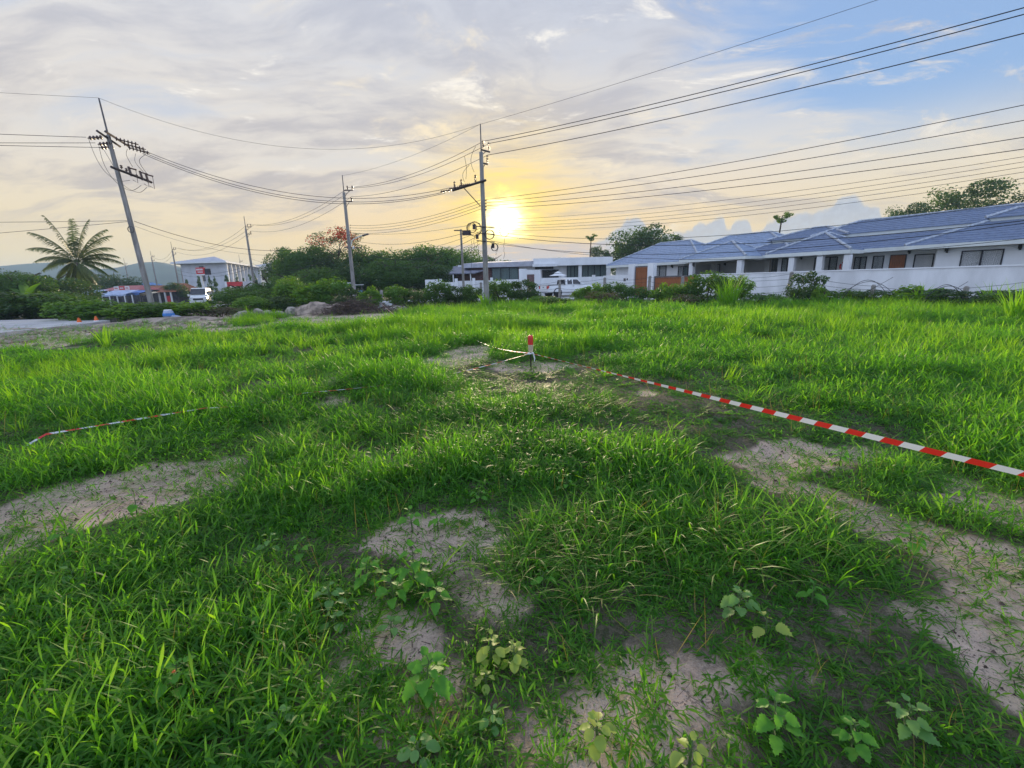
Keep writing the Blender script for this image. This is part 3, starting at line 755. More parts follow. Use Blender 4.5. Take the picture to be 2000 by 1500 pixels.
def crown(kind):
    if kind not in CROWN:
        mk = {'big1': lambda: leaf_cloud('crown', M['leaf_mid'], 14000, (1, 1, 1), 60, .068, 11, hollow=.3),
              'big2': lambda: leaf_cloud('crown', M['leaf_dark'], 14000, (1, 1, 1), 56, .068, 12, hollow=.3),
              'big3': lambda: leaf_cloud('crown', M['leaf_mid'], 12000, (1, 1, 1), 70, .06, 13, hollow=.35, gap=.1),
              'open': lambda: leaf_cloud('crown', M['leaf_dark'], 8000, (1, 1, 1), 44, .06, 14, hollow=.5, gap=.24),
              'flame': lambda: leaf_cloud('crown', M['leaf_dark'], 6500, (1, 1, 1), 60, .055, 15, hollow=.6, gap=.28, m2=M['flower'], p2=.5, m2top=True),
              'sh1': lambda: leaf_cloud('foliage', M['leaf_mid'], 3200, (1, 1, 1), 34, .12, 21, hollow=.35),
              'sh2': lambda: leaf_cloud('foliage', M['leaf_bright'], 3000, (1, 1, 1), 34, .13, 22, hollow=.35),
              'sh3': lambda: leaf_cloud('foliage', M['leaf_dark'], 3400, (1, 1, 1), 32, .12, 23, hollow=.35),
              'sh4': lambda: leaf_cloud('foliage', M['leaf_bright'], 1500, (1, 1, 1), 40, .20, 24, hollow=.4, gap=.2),
              'dry': lambda: leaf_cloud('foliage', M['leaf_dry'], 2200, (1, 1, 1), 34, .10, 25, hollow=.35, m2=M['leaf_mid'], p2=.4),
              'col': lambda: leaf_cloud('foliage', M['leaf_dark'], 2000, (1, 1, 1), 30, .14, 26, hollow=.3),
              'umb': lambda: leaf_cloud('crown', M['leaf_mid'], 700, (1, 1, 1), 16, .22, 27, hollow=.5, gap=.2)}
        CROWN[kind] = mk[kind]()
    return CROWN[kind]
def tree(name, label, x, Y, w, top, kind, base=0.0, group='trees behind the field', cz=None, trunk=.16, depth=None, r=None, lean=0):
    """x, Y on the ground; w crown width, top height of the crown's top"""
    z0 = Z(x, Y) if Y < 60 else base
    t = empty(name, (x, Y, z0), 0, label, 'tree', group)
    H = top - z0; ch = (cz or .82) * H
    seed = int(abs(x * 13 + Y * 7)) + 1
    trunk_mesh(H * .55, trunk, seed, 6, w * .28).build('trunk', M['bark'], t)
    link('crown', crown(kind), t, loc=(lean, 0, H - ch / 2), rot=(0, 0, seed % 6), scale=(w / 2, (depth or w * .85) / 2, ch / 2))
    return t
def shrub(label, x, Y, w, h, kind, group='shrubs round the edge of the field', name='shrub'):
    z0 = Z(x, Y)
    t = empty(name, (x, Y, z0), 0, label, 'shrub', group)
    seed = int(abs(x * 17 + Y * 5)) + 3; rd = random.Random(seed)
    mb = MB()
    for i in range(6):
        a = rd.uniform(0, 6.3); s = w * .26
        mb.tube([(0, 0, -.1), (math.cos(a) * s * .4, math.sin(a) * s * .4, h * .4), (math.cos(a) * s, math.sin(a) * s, h * .85)], [.025, .018, .006], 4)
    mb.build('stem', M['bark'], t)
    link('foliage', crown(kind), t, loc=(0, 0, h * .52), rot=(0, 0, seed % 6), scale=(w / 2 * 1.15, w / 2 * .9, h / 2 * 1.28))
    return t
def X(px, Y, py=600): return at(px, py, Y).x

BG = 'trees behind the field'
for px, Y, w, top, kind, lab in [
    (568, 66, 6.5, 8.0, 'big2', 'dark tree at the left end of the wood, beside the grey apartment roof'),
    (600, 57, 8.5, 7.2, 'big1', 'spreading green tree left of the pole in front of the wood'),
    (640, 60, 8, 7.4, 'big2', 'dark tree under the left side of the red-flowering tree'),
    (735, 60, 9, 6.9, 'big1', 'round green tree just right of the red-flowering tree'),
    (790, 63, 10, 7.2, 'big3', 'broad light-topped tree in the middle of the wood'),
    (850, 62, 10, 7.4, 'big1', 'broad green tree left of the thin pole near the white house'),
    (905, 68, 9, 7.6, 'big3', 'green tree showing between the thin pole and the tall centre pole'),
    (952, 78, 10, 6.4, 'big2', 'low tree directly behind the tall centre pole'),
    (1010, 92, 10, 5.6, 'open', 'low thin tree showing over the white house roof under the sun'),
    (690, 52, 7, 4.6, 'big2', 'low dark tree behind the pole with the street lamp'),
    (775, 52, 8, 4.9, 'big1', 'low bushy tree at the foot of the wood, left of the white wall'),
    (835, 56, 8, 4.7, 'big2', 'dark low tree beside the left end of the white boundary wall'),
    (628, 49, 7, 4.0, 'big1', 'low tree behind the sand heap'),
    (580, 46, 6, 3.2, 'big3', 'low light-green tree behind the rocks'),
    (532, 44, 6, 2.5, 'big1', 'low green tree right of the red signboard'),
    (478, 42, 5, 2.1, 'big3', 'low tree below the red signboard'),
    (1250, 72, 12.5, 10.6, 'big2', 'large rounded tree behind the gap between the two white houses'),
    (1308, 78, 7, 9.3, 'open', 'loose-leaved tree behind the left ridge of the blue roof'),
    (1166, 75, 6, 7.4, 'open', 'small open tree behind the right end of the flat-roofed house'),
    (1088, 80, 4, 5.9, 'open', 'tuft of a tree just over the flat roof of the white house'),
    (1752, 62, 8, 11.3, 'open', 'open-crowned tree over the blue roof, smaller of the pair at right'),
    (1866, 60, 13.5, 13.6, 'open', 'large open-crowned tree over the blue roof, bigger of the pair at right'),
    (1702, 64, 7, 9.4, 'big1', 'low tree top peeping over the blue roof ridge'),
    (232, 100, 14, 6.0, 'big2', 'dark round tree behind the red shop roof'),
    (-20, 42, 8, 4.5, 'big2', 'dark tree at the far left edge behind the hedge'),
    (48, 40, 6, 3.9, 'big1', 'green tree left of the coconut palm'),
    (100, 44, 8, 3.7, 'big2', 'dark brownish tree directly left of the palm crown'),
    (122, 36, 3.6, 1.9, 'big1', 'rounded bush-like tree in front of the palm trunk'),
    (350, 82, 5, 3.4, 'big2', 'small dark tree beside the terracotta roofs'),
]:
    tree('tree', lab, X(px, Y), Y, w, top, kind, base=-.9 if px < 500 else 0.0, trunk=.2, cz=1.0 if kind.startswith('big') else .8)
tree('flame_tree', 'flame tree with red blossom behind the pole with the street lamp', X(672, 58), 58, 8.5, 9.3, 'flame', cz=.62)

def sh(px, Y, w, h, kind, lab): shrub(lab, X(px, Y), Y, w, h, kind)
for a in [
    (5, 29, 5.0, 1.75, 'sh3', 'dark hedge bush at the far left edge behind the concrete road'),
    (62, 30, 5.0, 1.75, 'sh1', 'hedge bush behind the concrete road, second from the left edge'),
    (118, 30, 4.5, 1.7, 'sh1', 'hedge bush behind the end of the concrete road'),
    (172, 25.2, 4.2, 1.2, 'sh2', 'light green hedge bush below the palm trunk'),
    (220, 25.2, 3.8, 1.0, 'sh1', 'hedge bush below the pale blue awning'),
    (262, 25.2, 3.6, .92, 'sh2', 'hedge bush left of the big leaning pole foot'),
    (308, 25.2, 3.6, 1.0, 'sh1', 'hedge bush hiding the foot of the big leaning pole'),
    (352, 25.2, 3.2, .95, 'sh2', 'bright hedge bush between the leaning pole and the van'),
    (398, 26.5, 2.8, .40, 'dry', 'low dusty shrub in front of the white van'),
    (432, 26.5, 2.6, .6, 'dry', 'low dry shrub right of the white van'),
    (450, 34, 3.2, 1.5, 'sh1', 'shrub behind the dry weeds right of the van'),
    (492, 30, 3.2, 1.05, 'sh2', 'low bright shrub behind the biggest pale rock'),
    (545, 31, 3.0, 1.0, 'sh3', 'dark low shrub above the row of rocks'),
    (522, 35, 4.0, 1.6, 'sh1', 'tall shrub behind the row of rocks'),
    (572, 35, 3.6, 2.3, 'sh2', 'bright tall shrub left of the sand heap'),
    (610, 33, 3.0, 1.8, 'sh4', 'coarse-leaved shrub behind the sand heap'),
    (650, 33, 2.8, 2.1, 'sh2', 'bright shrub beside the teal sign'),
    (685, 31, 2.4, 1.5, 'sh3', 'dull shrub growing out of the dead branch heap'),
    (722, 30, 1.8, 1.45, 'sh4', 'yellow-green large-leaved shrub beside the blue sign'),
    (775, 32, 2.2, 1.5, 'sh2', 'bright shrub just right of the broken white post'),
    (812, 33, 2.6, 1.3, 'sh1', 'low green shrub left of the white boundary wall'),
    (857, 32, 2.2, 1.85, 'sh1', 'pointed shrub in front of the left white wall block'),
    (890, 33, 2.2, 1.35, 'sh3', 'dark shrub in front of the white wall, left of the thin pole'),
    (922, 32, 1.8, 1.5, 'sh1', 'shrub between the thin pole and the tall centre pole'),
    (978, 31, 2.3, 1.75, 'sh1', 'full shrub at the right of the tall centre pole foot'),
    (1024, 31, 2.2, 1.6, 'sh3', 'dark full shrub in front of the brown garden door'),
    (1052, 29, 1.8, .6, 'sh2', 'low shrub left of the pickup tailgate'),
    (1082, 26, 2.2, .72, 'sh1', 'soft green bush standing forward in the grass before the pickup'),
    (1140, 32, 1.8, 1.0, 'sh2', 'bright shrub in front of the pickup cab'),
    (1158, 32, 1.8, 1.3, 'sh4', 'large-leaved shrub right of the pickup'),
    (1200, 31.5, 2.2, 1.4, 'sh1', 'shrub between the two middle fence posts'),
    (1175, 27, 2.6, .85, 'dry', 'dry brown thicket in front of the middle fence posts'),
    (1238, 30, 2.2, 1.15, 'sh1', 'shrub below the tall timber door'),
    (1288, 29, 2.0, 1.2, 'sh4', 'large-leaved shrub at the left of the timber gate'),
    (1325, 27, 2.2, 1.15, 'sh2', 'bright shrub in front of the timber gate'),
    (1335, 24.5, 2.2, .75, 'dry', 'dry pale-flowered shrub in front of the timber gate'),
    (1378, 26, 2.8, 1.95, 'sh1', 'big shrub at the right end of the timber gate'),
    (1432, 27, 2.2, 1.55, 'sh2', 'shrub behind the tall reed clump'),
    (1490, 24, 2.2, .65, 'sh1', 'low shrub left of the tilted fence post'),
    (1572, 23, 2.0, 1.65, 'sh3', 'dark glossy bush right of the tilted fence post'),
    (1640, 22.5, 2.4, .8, 'sh1', 'low weeds right of the dark glossy bush'),
    (1705, 21.5, 3.0, .72, 'sh3', 'low dark weeds below the middle of the long white wall'),
    (1785, 20.5, 2.6, .90, 'sh4', 'broad-leaved weeds below the plain white wall'),
    (1850, 19.5, 3.0, .72, 'sh3', 'dark weeds left of the reed plant at right'),
    (1935, 18, 3.0, .72, 'sh3', 'dark weeds round the reed plant at right'),
    (2010, 16.5, 3.0, .75, 'sh1', 'weeds at the far right edge below the wall'),
    (1600, 21.8, .8, 1.0, 'sh4', 'pale leafy weed beside the dark glossy bush'),
]: sh(*a)
# upright reed-like plants
def reed(label, x, Y, h, w, seed, n=70):
    z0 = Z(x, Y); t = empty('reed_clump', (x, Y, z0), 0, label, 'reed clump', 'tall grass clumps along the fence')
    link('blades', blade_mesh('blades', M['tallgrass'], n, (h * .6, h * 1.15), (.03, .055), w * .3, (.02, .45), (.2, 1.1), seed, 6), t)
reed('tall reed clump standing before the blue-roofed carport', X(1420, 22.5), 22.5, 1.75, 1.2, 901, 110)
reed('reed plant standing alone before the wall at far right', X(1938, 17.5), 17.5, 1.15, .7, 902, 50)
reed('tuft of reeds among the weeds in the middle of the long wall', X(1790, 20.3), 20.3, 1.05, .6, 903, 40)
reed('young reeds at the foot of the tall centre pole', X(948, 28.5), 28.5, 1.0, .6, 904, 40)
reed('leaning tall grass tuft at the right edge of the field', X(1992, 12.8), 12.8, 1.3, .8, 905, 60)
reed('tall pale grass tuft left of the two sandy patches', X(188, 13.2), 13.2, .75, .5, 906, 14)

# coconut palm
def palm():
    Y = 48; b = at(183, 592, Y); c = at(150, 512, Y); x0, z0 = b.x, -.6
    t = empty('coconut_palm', (x0, Y, z0), 0, 'coconut palm with a leaning trunk at the left of the field', 'palm tree')
    top = Vector((c.x - x0, 0, c.z - z0)); pts = []
    for i in range(9):
        s = i / 8; pts.append((top.x * (s ** 1.25), .25 * math.sin(s * 3), top.z * s))
    mb = MB(); mb.tube(pts, [.24 - .10 * i / 8 + .012 * (i % 2) for i in range(9)], 9); mb.build('trunk', M['bark'], t, smooth=True)
    rd = random.Random(4)
    fr = [(100, 4.5), (80, 4.3), (118, 4.4), (62, 4.2), (135, 4.5), (150, 4.4), (45, 4.2), (28, 4.4), (165, 4.4), (12, 4.4), (-2, 4.3), (-18, 4.0), (182, 4.2), (192, 3.6), (-38, 3.6), (-62, 3.4), (-78, 3.3), (-95, 3.4), (-110, 3.2), (212, 3.5), (90, 4.0), (70, 4.3), (108, 4.1), (-50, 3.5), (236, 3.3), (36, 4.2), (156, 4.0)]
    for i, (deg, L) in enumerate(fr):
        mb = MB(); a = R(deg); dy = rd.uniform(-.25, .40); n = 16; L = L * (.74 + .34 * max(0, math.sin(a)))
        d = Vector((math.cos(a), dy, math.sin(a))).normalized(); p = top.copy(); sp = [p.copy()]
        for k in range(n):
            d = (d + Vector((0, 0, -.042 - .055 * k / n))).normalized(); p = p + d * (L / n); sp.append(p.copy())
        mb.tube(sp, [.035 * (1 - .85 * k / n) + .004 for k in range(n + 1)], 4)
        for k in range(2, n + 1):
            for q in (0, .34, .67):
                if k == n and q: continue
                P = sp[k].lerp(sp[min(k + 1, n)], q)
                tan = (sp[k] - sp[k - 1]).normalized(); side = tan.cross(Vector((0, 0, 1)))
                if side.length < .1: side = Vector((0, 1, 0))
                side.normalize(); ll = (.85 * math.sin(math.pi * (.12 + .8 * k / n)) + .12)
                for s in (-1, 1):
                    e = P + (side * s * .75 + tan * .55 + Vector((0, 0, -.45 - rd.uniform(0, .5)))).normalized() * ll * rd.uniform(.8, 1.1)
                    w = tan * .036; mid = (P + e) / 2 + Vector((0, 0, .06))
                    mb.quad(P - w, P + w, mid + w, mid - w); mb.tri(mid - w, mid + w, e)
        mb.build('frond', M['palm'], t)
palm()
def banana():
    x = X(56, 38); z0 = Z(x, 38); t = empty('banana_plant', (x, 38, z0), 0, 'banana plant with torn upright leaves left of the palm', 'banana plant')
    MB().tube([(0, 0, 0), (.05, 0, 1.3)], [.12, .08], 7).build('stem', M['stem'], t)
    for i, (a, tilt, L) in enumerate([(0, .35, 2.0), (2.4, .3, 2.1), (4.0, .7, 1.8), (1.2, .8, 1.7), (3.1, .5, 1.9), (5.3, .9, 1.6)]):
        mb = MB(); p = Vector((.05, 0, 1.2)); th = tilt; prev = None
        for k in range(9):
            s = k / 8; w = .30 * math.sin(math.pi * min(1, s * .92 + .06)) ** .6
            side = Vector((-math.sin(a), math.cos(a), 0)) * w
            cur = (p - side + Vector((0, 0, .05)), p, p + side + Vector((0, 0, .05)))
            if prev: mb.quad(prev[0], prev[1], cur[1], cur[0]); mb.quad(prev[1], prev[2], cur[2], cur[1])
            prev = cur; th += .12; p = p + Vector((math.sin(th) * math.cos(a), math.sin(th) * math.sin(a), math.cos(th))) * L / 8
        mb.build('leaf', M['leaf_bright'], t)
banana()
def papaya(label, px, Y, top_py, bot_py, w, name='papaya_tree', m='umb', lean=.4):
    a = at(px, top_py, Y); z = a.z; t = empty(name, (a.x - lean, Y, 0), 0, label, 'tree', BG)
    MB().tube([(0, 0, 0), (lean * .3, 0, z * .4), (lean * .7, 0, z * .75), (lean, 0, z - w * .2)], [.13, .11, .09, .06], 6).build('trunk', M['bark'], t)
    link('crown', crown(m), t, loc=(lean, 0, z - w * .28), scale=(w / 2, w / 2, w * .32))
papaya('slender bare-stemmed papaya tree behind the blue roofs', 1529, 56, 413, 466, 2.3)
papaya('thin stalk with a single round tuft above the flat roof', 1155, 70, 456, 500, 1.9, 'stalk_tree', 'umb', .3)
# columnar cypresses by the apartment block
for i, (px, lab) in enumerate([(374, 'cypress left of the red pole sign'), (398, 'cypress just right of the red sign pole'), (418, 'slim cypress before the blank end wall'), (428, 'cypress nearest the corner of the apartment block'), (451, 'small cypress in front of the apartment windows'), (472, 'cypress above the long red signboard'), (484, 'cypress left of the thin pole by the apartments'), (497, 'tall cypress at the far end of the apartment windows'), (507, 'last cypress of the row on the right')]):
    Y = 92; x = X(px, Y); t = empty('cypress', (x, Y, -.9), 0, 'dark columnar ' + lab, 'cypress', 'row of cypresses before the apartment block')
    MB().tube([(0, 0, 0), (0, 0, 2)], [.1, .06], 5).build('trunk', M['bark'], t)
    h = 5.3 + (i * 37 % 10) * .14
    mb = leaf_cloud('foliage', M['leaf_dark'], 900, (.75, .75, h / 2), 26, .32, 60 + i, hollow=.2)
    co = np.array([v.co for v in mb.vertices]); k = 1.15 - .95 * (co[:, 2] / h + .5); co[:, 0] *= k; co[:, 1] *= k
    mb.vertices.foreach_set('co', co.astype(np.float32).ravel())
    link('foliage', mb, t, loc=(0, 0, h / 2 + .1))

# ------------------------------------------------------------------ blue-roofed houses along the street
EX = Vector((-.543, .84, 0)).normalized(); EY = Vector((EX.y, -EX.x, 0)); HA = Vector((30, 23, 0)); HROT = math.atan2(EX.y, EX.x)
def HS(px, py, d=0.0):
    r_ = ray(px, py); P = HA + EY * d; q = CAM + r_ * ((P - CAM).dot(EY) / r_.dot(EY)) - HA
    return q.dot(EX), q.z
def hb(mb, s0, s1, d0, d1, z0, z1): return mb.box((min(s0, s1), -d1, z0), (max(s0, s1), -d0, z1))
def hip(parent, s0, s1, d0, d1, ze, pitch, t0=0.0, t1=None, z0=None, fascia=True, course=.36, overlap=.045, m='roof'):
    half = min(s1 - s0, d1 - d0) / 2; t1 = half if t1 is None else min(t1, half); z0 = ze if z0 is None else z0
    def ring(t, dz=0): 
        z = z0 + (t - t0) * pitch + dz
        return [Vector((s0 + t, -d0 - t, z)), Vector((s0 + t, -d1 + t, z)), Vector((s1 - t, -d1 + t, z)), Vector((s1 - t, -d0 - t, z))]
    n = max(1, round((t1 - t0) / course)); mb = MB()
    for i in range(n):
        a, b = t0 + (t1 - t0) * i / n, t0 + (t1 - t0) * (i + 1) / n
        lo, hi = ring(a, overlap), ring(b, 0); low = ring(a - .02, -.01)
        for j in range(4):
            k = (j + 1) % 4
            mb.quad(lo[j], hi[j], hi[k], lo[k]); mb.quad(low[j], lo[j], lo[k], low[k])
    mb.build('roof', M[m], parent)
    e, r_ = ring(t0, .05), ring(t1, .04)
    for j in range(4):
        m_ = 14
        MB().tube([e[j].lerp(r_[j], i / m_) + Vector((0, 0, .02 * (i % 2))) for i in range(m_ + 1)], .10, 6).build('ridge_cap', M['roofcap'], parent)
    if t1 >= half - 1e-6:
        if (r_[0] - r_[3]).length + (r_[0] - r_[1]).length > .1: MB().tube([r_[0], r_[3]] if (s1 - s0) > (d1 - d0) else [r_[0], r_[1]], .08, 6).build('ridge_cap', M['roofcap'], parent)
    if fascia:
        mb = MB(); z1, zb = z0 - .012, z0 - .26; w = .03
        hb(mb, s0, s1, d0 - w, d0 + .02, zb, z1); hb(mb, s0 - w, s0 + .02, d0 + .021, d1, zb, z1); hb(mb, s1 - .02, s1 + w, d0 + .021, d1, zb, z1)
        hb(mb, s0 + .021, s1 - .021, d0 + .021, d1, zb + .03, zb + .06)
        mb.build('fascia', M['trim'], parent)
def hwin(parent, px0, px1, pyt, d, zb, sashes=2, curtain_or_dark=True, name='window', z1=None):
    s1, zt = HS(px0, pyt, d); s0, _ = HS(px1, pyt, d); zt = z1 or zt
    f = MB(); w = .06; y0, y1 = d - .05, d + .06
    hb(f, s0, s1, y0, y1, zt - w, zt); hb(f, s0, s1, y0, y1, zb, zb + w); hb(f, s0, s0 + w, y0, y1, zb + w, zt - w); hb(f, s1 - w, s1, y0, y1, zb + w, zt - w)
    for k in range(1, sashes):
        c = s0 + (s1 - s0) * k / sashes; hb(f, c - w * .7, c + w * .7, y0, y1, zb + w, zt - w)
    fo = f.build('window', M['frame'], parent)
    hb(MB(), s0 + w, s1 - w, d + .0, d + .012, zb + w, zt - w).build('pane', M['glass'], fo)
    c = MB(); n = max(4, round((s1 - s0) / .2))
    for i in range(n):
        a, b = s0 + w + (s1 - s0 - 2 * w) * i / n, s0 + w + (s1 - s0 - 2 * w) * (i + 1) / n
        if sashes == 2 and curtain_or_dark and n * .43 < i + .5 < n * .57: continue
        hb(c, a, b, d + .10 + .03 * (i % 2), d + .14 + .03 * (i % 2), zb + w, zt - w)
    c.build('curtain_or_dark', M['curtain_or_dark'] if curtain_or_dark else M['frame'], fo)  # uncurtained windows get dark sheets in place of the unlit room
def hlamp(parent, px, py, d):
    s, z = HS(px, py, d); mb = MB(); hb(mb, s - .05, s + .05, d - .06, d - .002, z - .12, z + .12); hb(mb, s - .07, s + .07, d - .2, d - .061, z - .04, z + .22); mb.build('wall_lamp', M['black'], parent)

def houses():
    h = empty('house', tuple(HA), HROT, 'white bungalow with two-tier blue-grey roof and long wall of curtained windows at right', 'house', 'white houses with blue-grey tiled roofs')
    mb = MB(); s_, _ = HS(1828, 500, 0)
    hb(mb, -9, s_, 0, .2, -.1, 2.88); hb(mb, s_ - .2, s_, .2, 1.6, -.1, 2.88); mb.build('wall', M['white'], h)
    mb = MB(); hb(mb, s_ - .2, 16.6, 1.6, 1.8, -.1, 2.95); mb.build('wall', M['white'], h)
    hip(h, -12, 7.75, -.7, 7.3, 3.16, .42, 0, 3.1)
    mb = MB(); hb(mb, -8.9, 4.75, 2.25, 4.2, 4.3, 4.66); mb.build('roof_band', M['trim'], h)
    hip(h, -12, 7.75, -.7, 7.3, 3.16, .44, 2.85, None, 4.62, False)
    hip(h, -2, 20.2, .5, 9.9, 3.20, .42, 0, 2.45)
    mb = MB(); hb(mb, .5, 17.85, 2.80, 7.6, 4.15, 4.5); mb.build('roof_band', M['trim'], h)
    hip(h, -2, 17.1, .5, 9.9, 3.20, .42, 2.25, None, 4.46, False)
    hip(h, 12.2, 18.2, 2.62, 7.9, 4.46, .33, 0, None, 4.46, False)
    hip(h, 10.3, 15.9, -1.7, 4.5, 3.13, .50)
    for px in (1657, 1604, 1549):
        s, _ = HS(px, 500, -1.4); MB_ = MB(); hb(MB_, s - .19, s + .19, -1.59, -1.21, -.1, 2.86); MB_.build('pillar', M['white'], h)
    hwin(h, 1879, 1962, 490, 0, .95)
    hwin(h, 1787, 1826, 497, 1.6, .9, 1); hwin(h, 1706, 1728, 500, 1.6, .3, 1)
    hwin(h, 1670, 1694, 502, 1.6, .2, 2, False); hwin(h, 1592, 1637, 503, 1.6, .2, 3); hwin(h, 1528, 1551, 505, 1.6, .2, 2)
    hwin(h, 1509, 1520, 506, 1.6, .2, 1, False)
    s1, zt = HS(1740, 498, 1.6); s0, _ = HS(1772, 497, 1.6); d = h
    mb = MB(); hb(mb, s0, s1, 1.52, 1.598, .1, zt); fr = mb.build('door', M['frame'], h)
    n = 8
    for i in range(n):
        a = s0 + .04 + (s1 - s0 - .08) * i / n; b = a + (s1 - s0 - .08) / n - .012
        hb(MB(), a, b, 1.49, 1.519, .12, zt - .05).build('plank', M['timber'], fr)
    for px, py, d in ((1850, 490, 0), (1993, 484, 0), (1777, 492, 1.6), (1659, 497, 1.6), (1566, 504, 1.6)): hlamp(h, px, py, d)
    # second house
    g = empty('house', tuple(HA), HROT, 'white bungalow with hipped roofs given a pale sky-sheen colour and open carport behind the timber gate', 'house', 'white houses with blue-grey tiled roofs')
    hip(g, 17.3, 23.5, -2.0, 4.2, 3.12, .46, m='roofsheen'); hip(g, 15, 27.8, 1.0, 10.0, 3.3, .47, m='roofsheen'); hip(g, 22.2, 34, -.7, 7.5, 3.05, .53, m='roofsheen')
    for px, d in ((1352, -1.7), (1446, -1.7), (1500, 3.0), (1395, 3.0)):
        s, _ = HS(px, 520, d); mb = MB(); hb(mb, s - .2, s + .2, d - .2, d + .2, -.1, 2.84); mb.build('pillar', M['white'], g)
    mb = MB(); hb(mb, 16.8, 24.6, 4.6, 4.8, -.1, 3.0); mb.build('wall', M['white'], g)
    mb = MB(); hb(mb, 24.6, 33.2, 0, .2, -.1, 2.78); hb(mb, 24.4, 24.6, 0, 4.6, -.1, 2.78); mb.build('wall', M['white'], g)
    hwin(g, 1276, 1302, 520, 0, .8, 2); hwin(g, 1325, 1345, 520, 0, .8, 2)
    s, z = HS(1395, 516, 4.6); hwin(g, 1396, 1407, 516, 4.6, .5, 1)
    for px, py, d in ((1314, 521, 0), (1417, 516, 4.6), (1356, 518, -1.9)): hlamp(g, px, py, d)
    # a red life ring leaning on the porch
    s, z = HS(1650, 520, 1.2); t = empty('life_ring', tuple(HA + EX * s + EY * 1.2 + Vector((0, 0, z))), HROT, 'red life ring hung beside a white porch pillar', 'life ring')
    mb = MB(); mb.tube([(math.cos(i * math.pi / 10) * .30, 0, math.sin(i * math.pi / 10) * .30) for i in range(21)], .065, 7, False); mb.build('ring', M['redcap'], t, smooth=True)
    mb = MB()
    for a in (45, 135, 225, 315):
        p = [(math.cos(R(a + k)) * .30, 0, math.sin(R(a + k)) * .30) for k in (-9, 0, 9)]; mb.tube(p, .069, 7)
    mb.build('band', M['whitesign'], t)
    # boundary wall, gate, door
    w = empty('boundary_wall', tuple(HA), HROT, 'long plain white boundary wall in front of the blue-roofed houses', 'wall')
    mb = MB(); hb(mb, -9, 20.4, -3.6, -3.42, -.1, 1.72); mb.build('wall', M['white2'], w)
    mb = MB(); hb(mb, -9, 20.4, -3.66, -3.36, 1.723, 1.79); mb.build('coping', M['white'], w)
    mb = MB(); hb(mb, 29.3, 31.5, -3.6, -3.42, -.1, 1.95); hb(mb, 27.95, 29.3, -3.7, -3.3, -.1, 1.95); mb.build('low_wall', M['white'], w)
    for a, b in ((27.25, 27.95), (24.95, 25.6)):
        mb = MB(); hb(mb, a, b, -3.75, -3.25, -.1, 2.95); mb.build('gate_pillar', M['white'], w)
    mb = MB(); hb(mb, 20.4, 24.95, -3.62, -3.40, -.05, .06); mb.build('gate_track', M['steel'], w)
    hb(MB(), 28.3, 28.55, -3.74, -3.701, 1.35, 1.62).build('mailbox', M['steel'], w); hb(MB(), 28.02, 28.14, -3.74, -3.701, 1.45, 1.62).build('intercom', M['black'], w)
    gt = empty('sliding_gate', tuple(HA), HROT, 'wide red-brown timber sliding gate in a grey frame', 'gate')
    mb = MB(); hb(mb, 20.45, 24.93, -3.56, -3.46, .12, .20); hb(mb, 20.45, 24.93, -3.56, -3.46, 1.62, 1.74); hb(mb, 20.45, 20.53, -3.56, -3.46, .2, 1.62); hb(mb, 24.85, 24.93, -3.56, -3.46, .2, 1.62); mb.build('gate_frame', M['steel'], gt)
    pl = hb(MB(), 0, .176, -.03, .03, .205, 1.615).mesh('plank', M['timber'])
    for i in range(23): link('plank', pl, gt, loc=(20.54 + i * .1873, 3.51 + .008 * ((i * 7) % 3 - 1), 0))
    dr = empty('garden_door', tuple(HA), HROT, 'tall red-brown timber door between two white gate pillars', 'door')
    mb = MB(); hb(mb, 25.6, 27.25, -3.58, -3.48, 2.62, 2.72); hb(mb, 25.6, 25.70, -3.58, -3.48, -.05, 2.62); hb(mb, 27.15, 27.25, -3.58, -3.48, -.05, 2.62); mb.build('door_frame', M['steel'], dr)
    pl = hb(MB(), 0, .172, -.03, .03, .02, 2.61).mesh('plank', M['timber'])
    for i in range(8): link('plank', pl, dr, loc=(25.705 + i * .181, 3.53 + .008 * ((i * 5) % 3 - 1), 0))
houses()

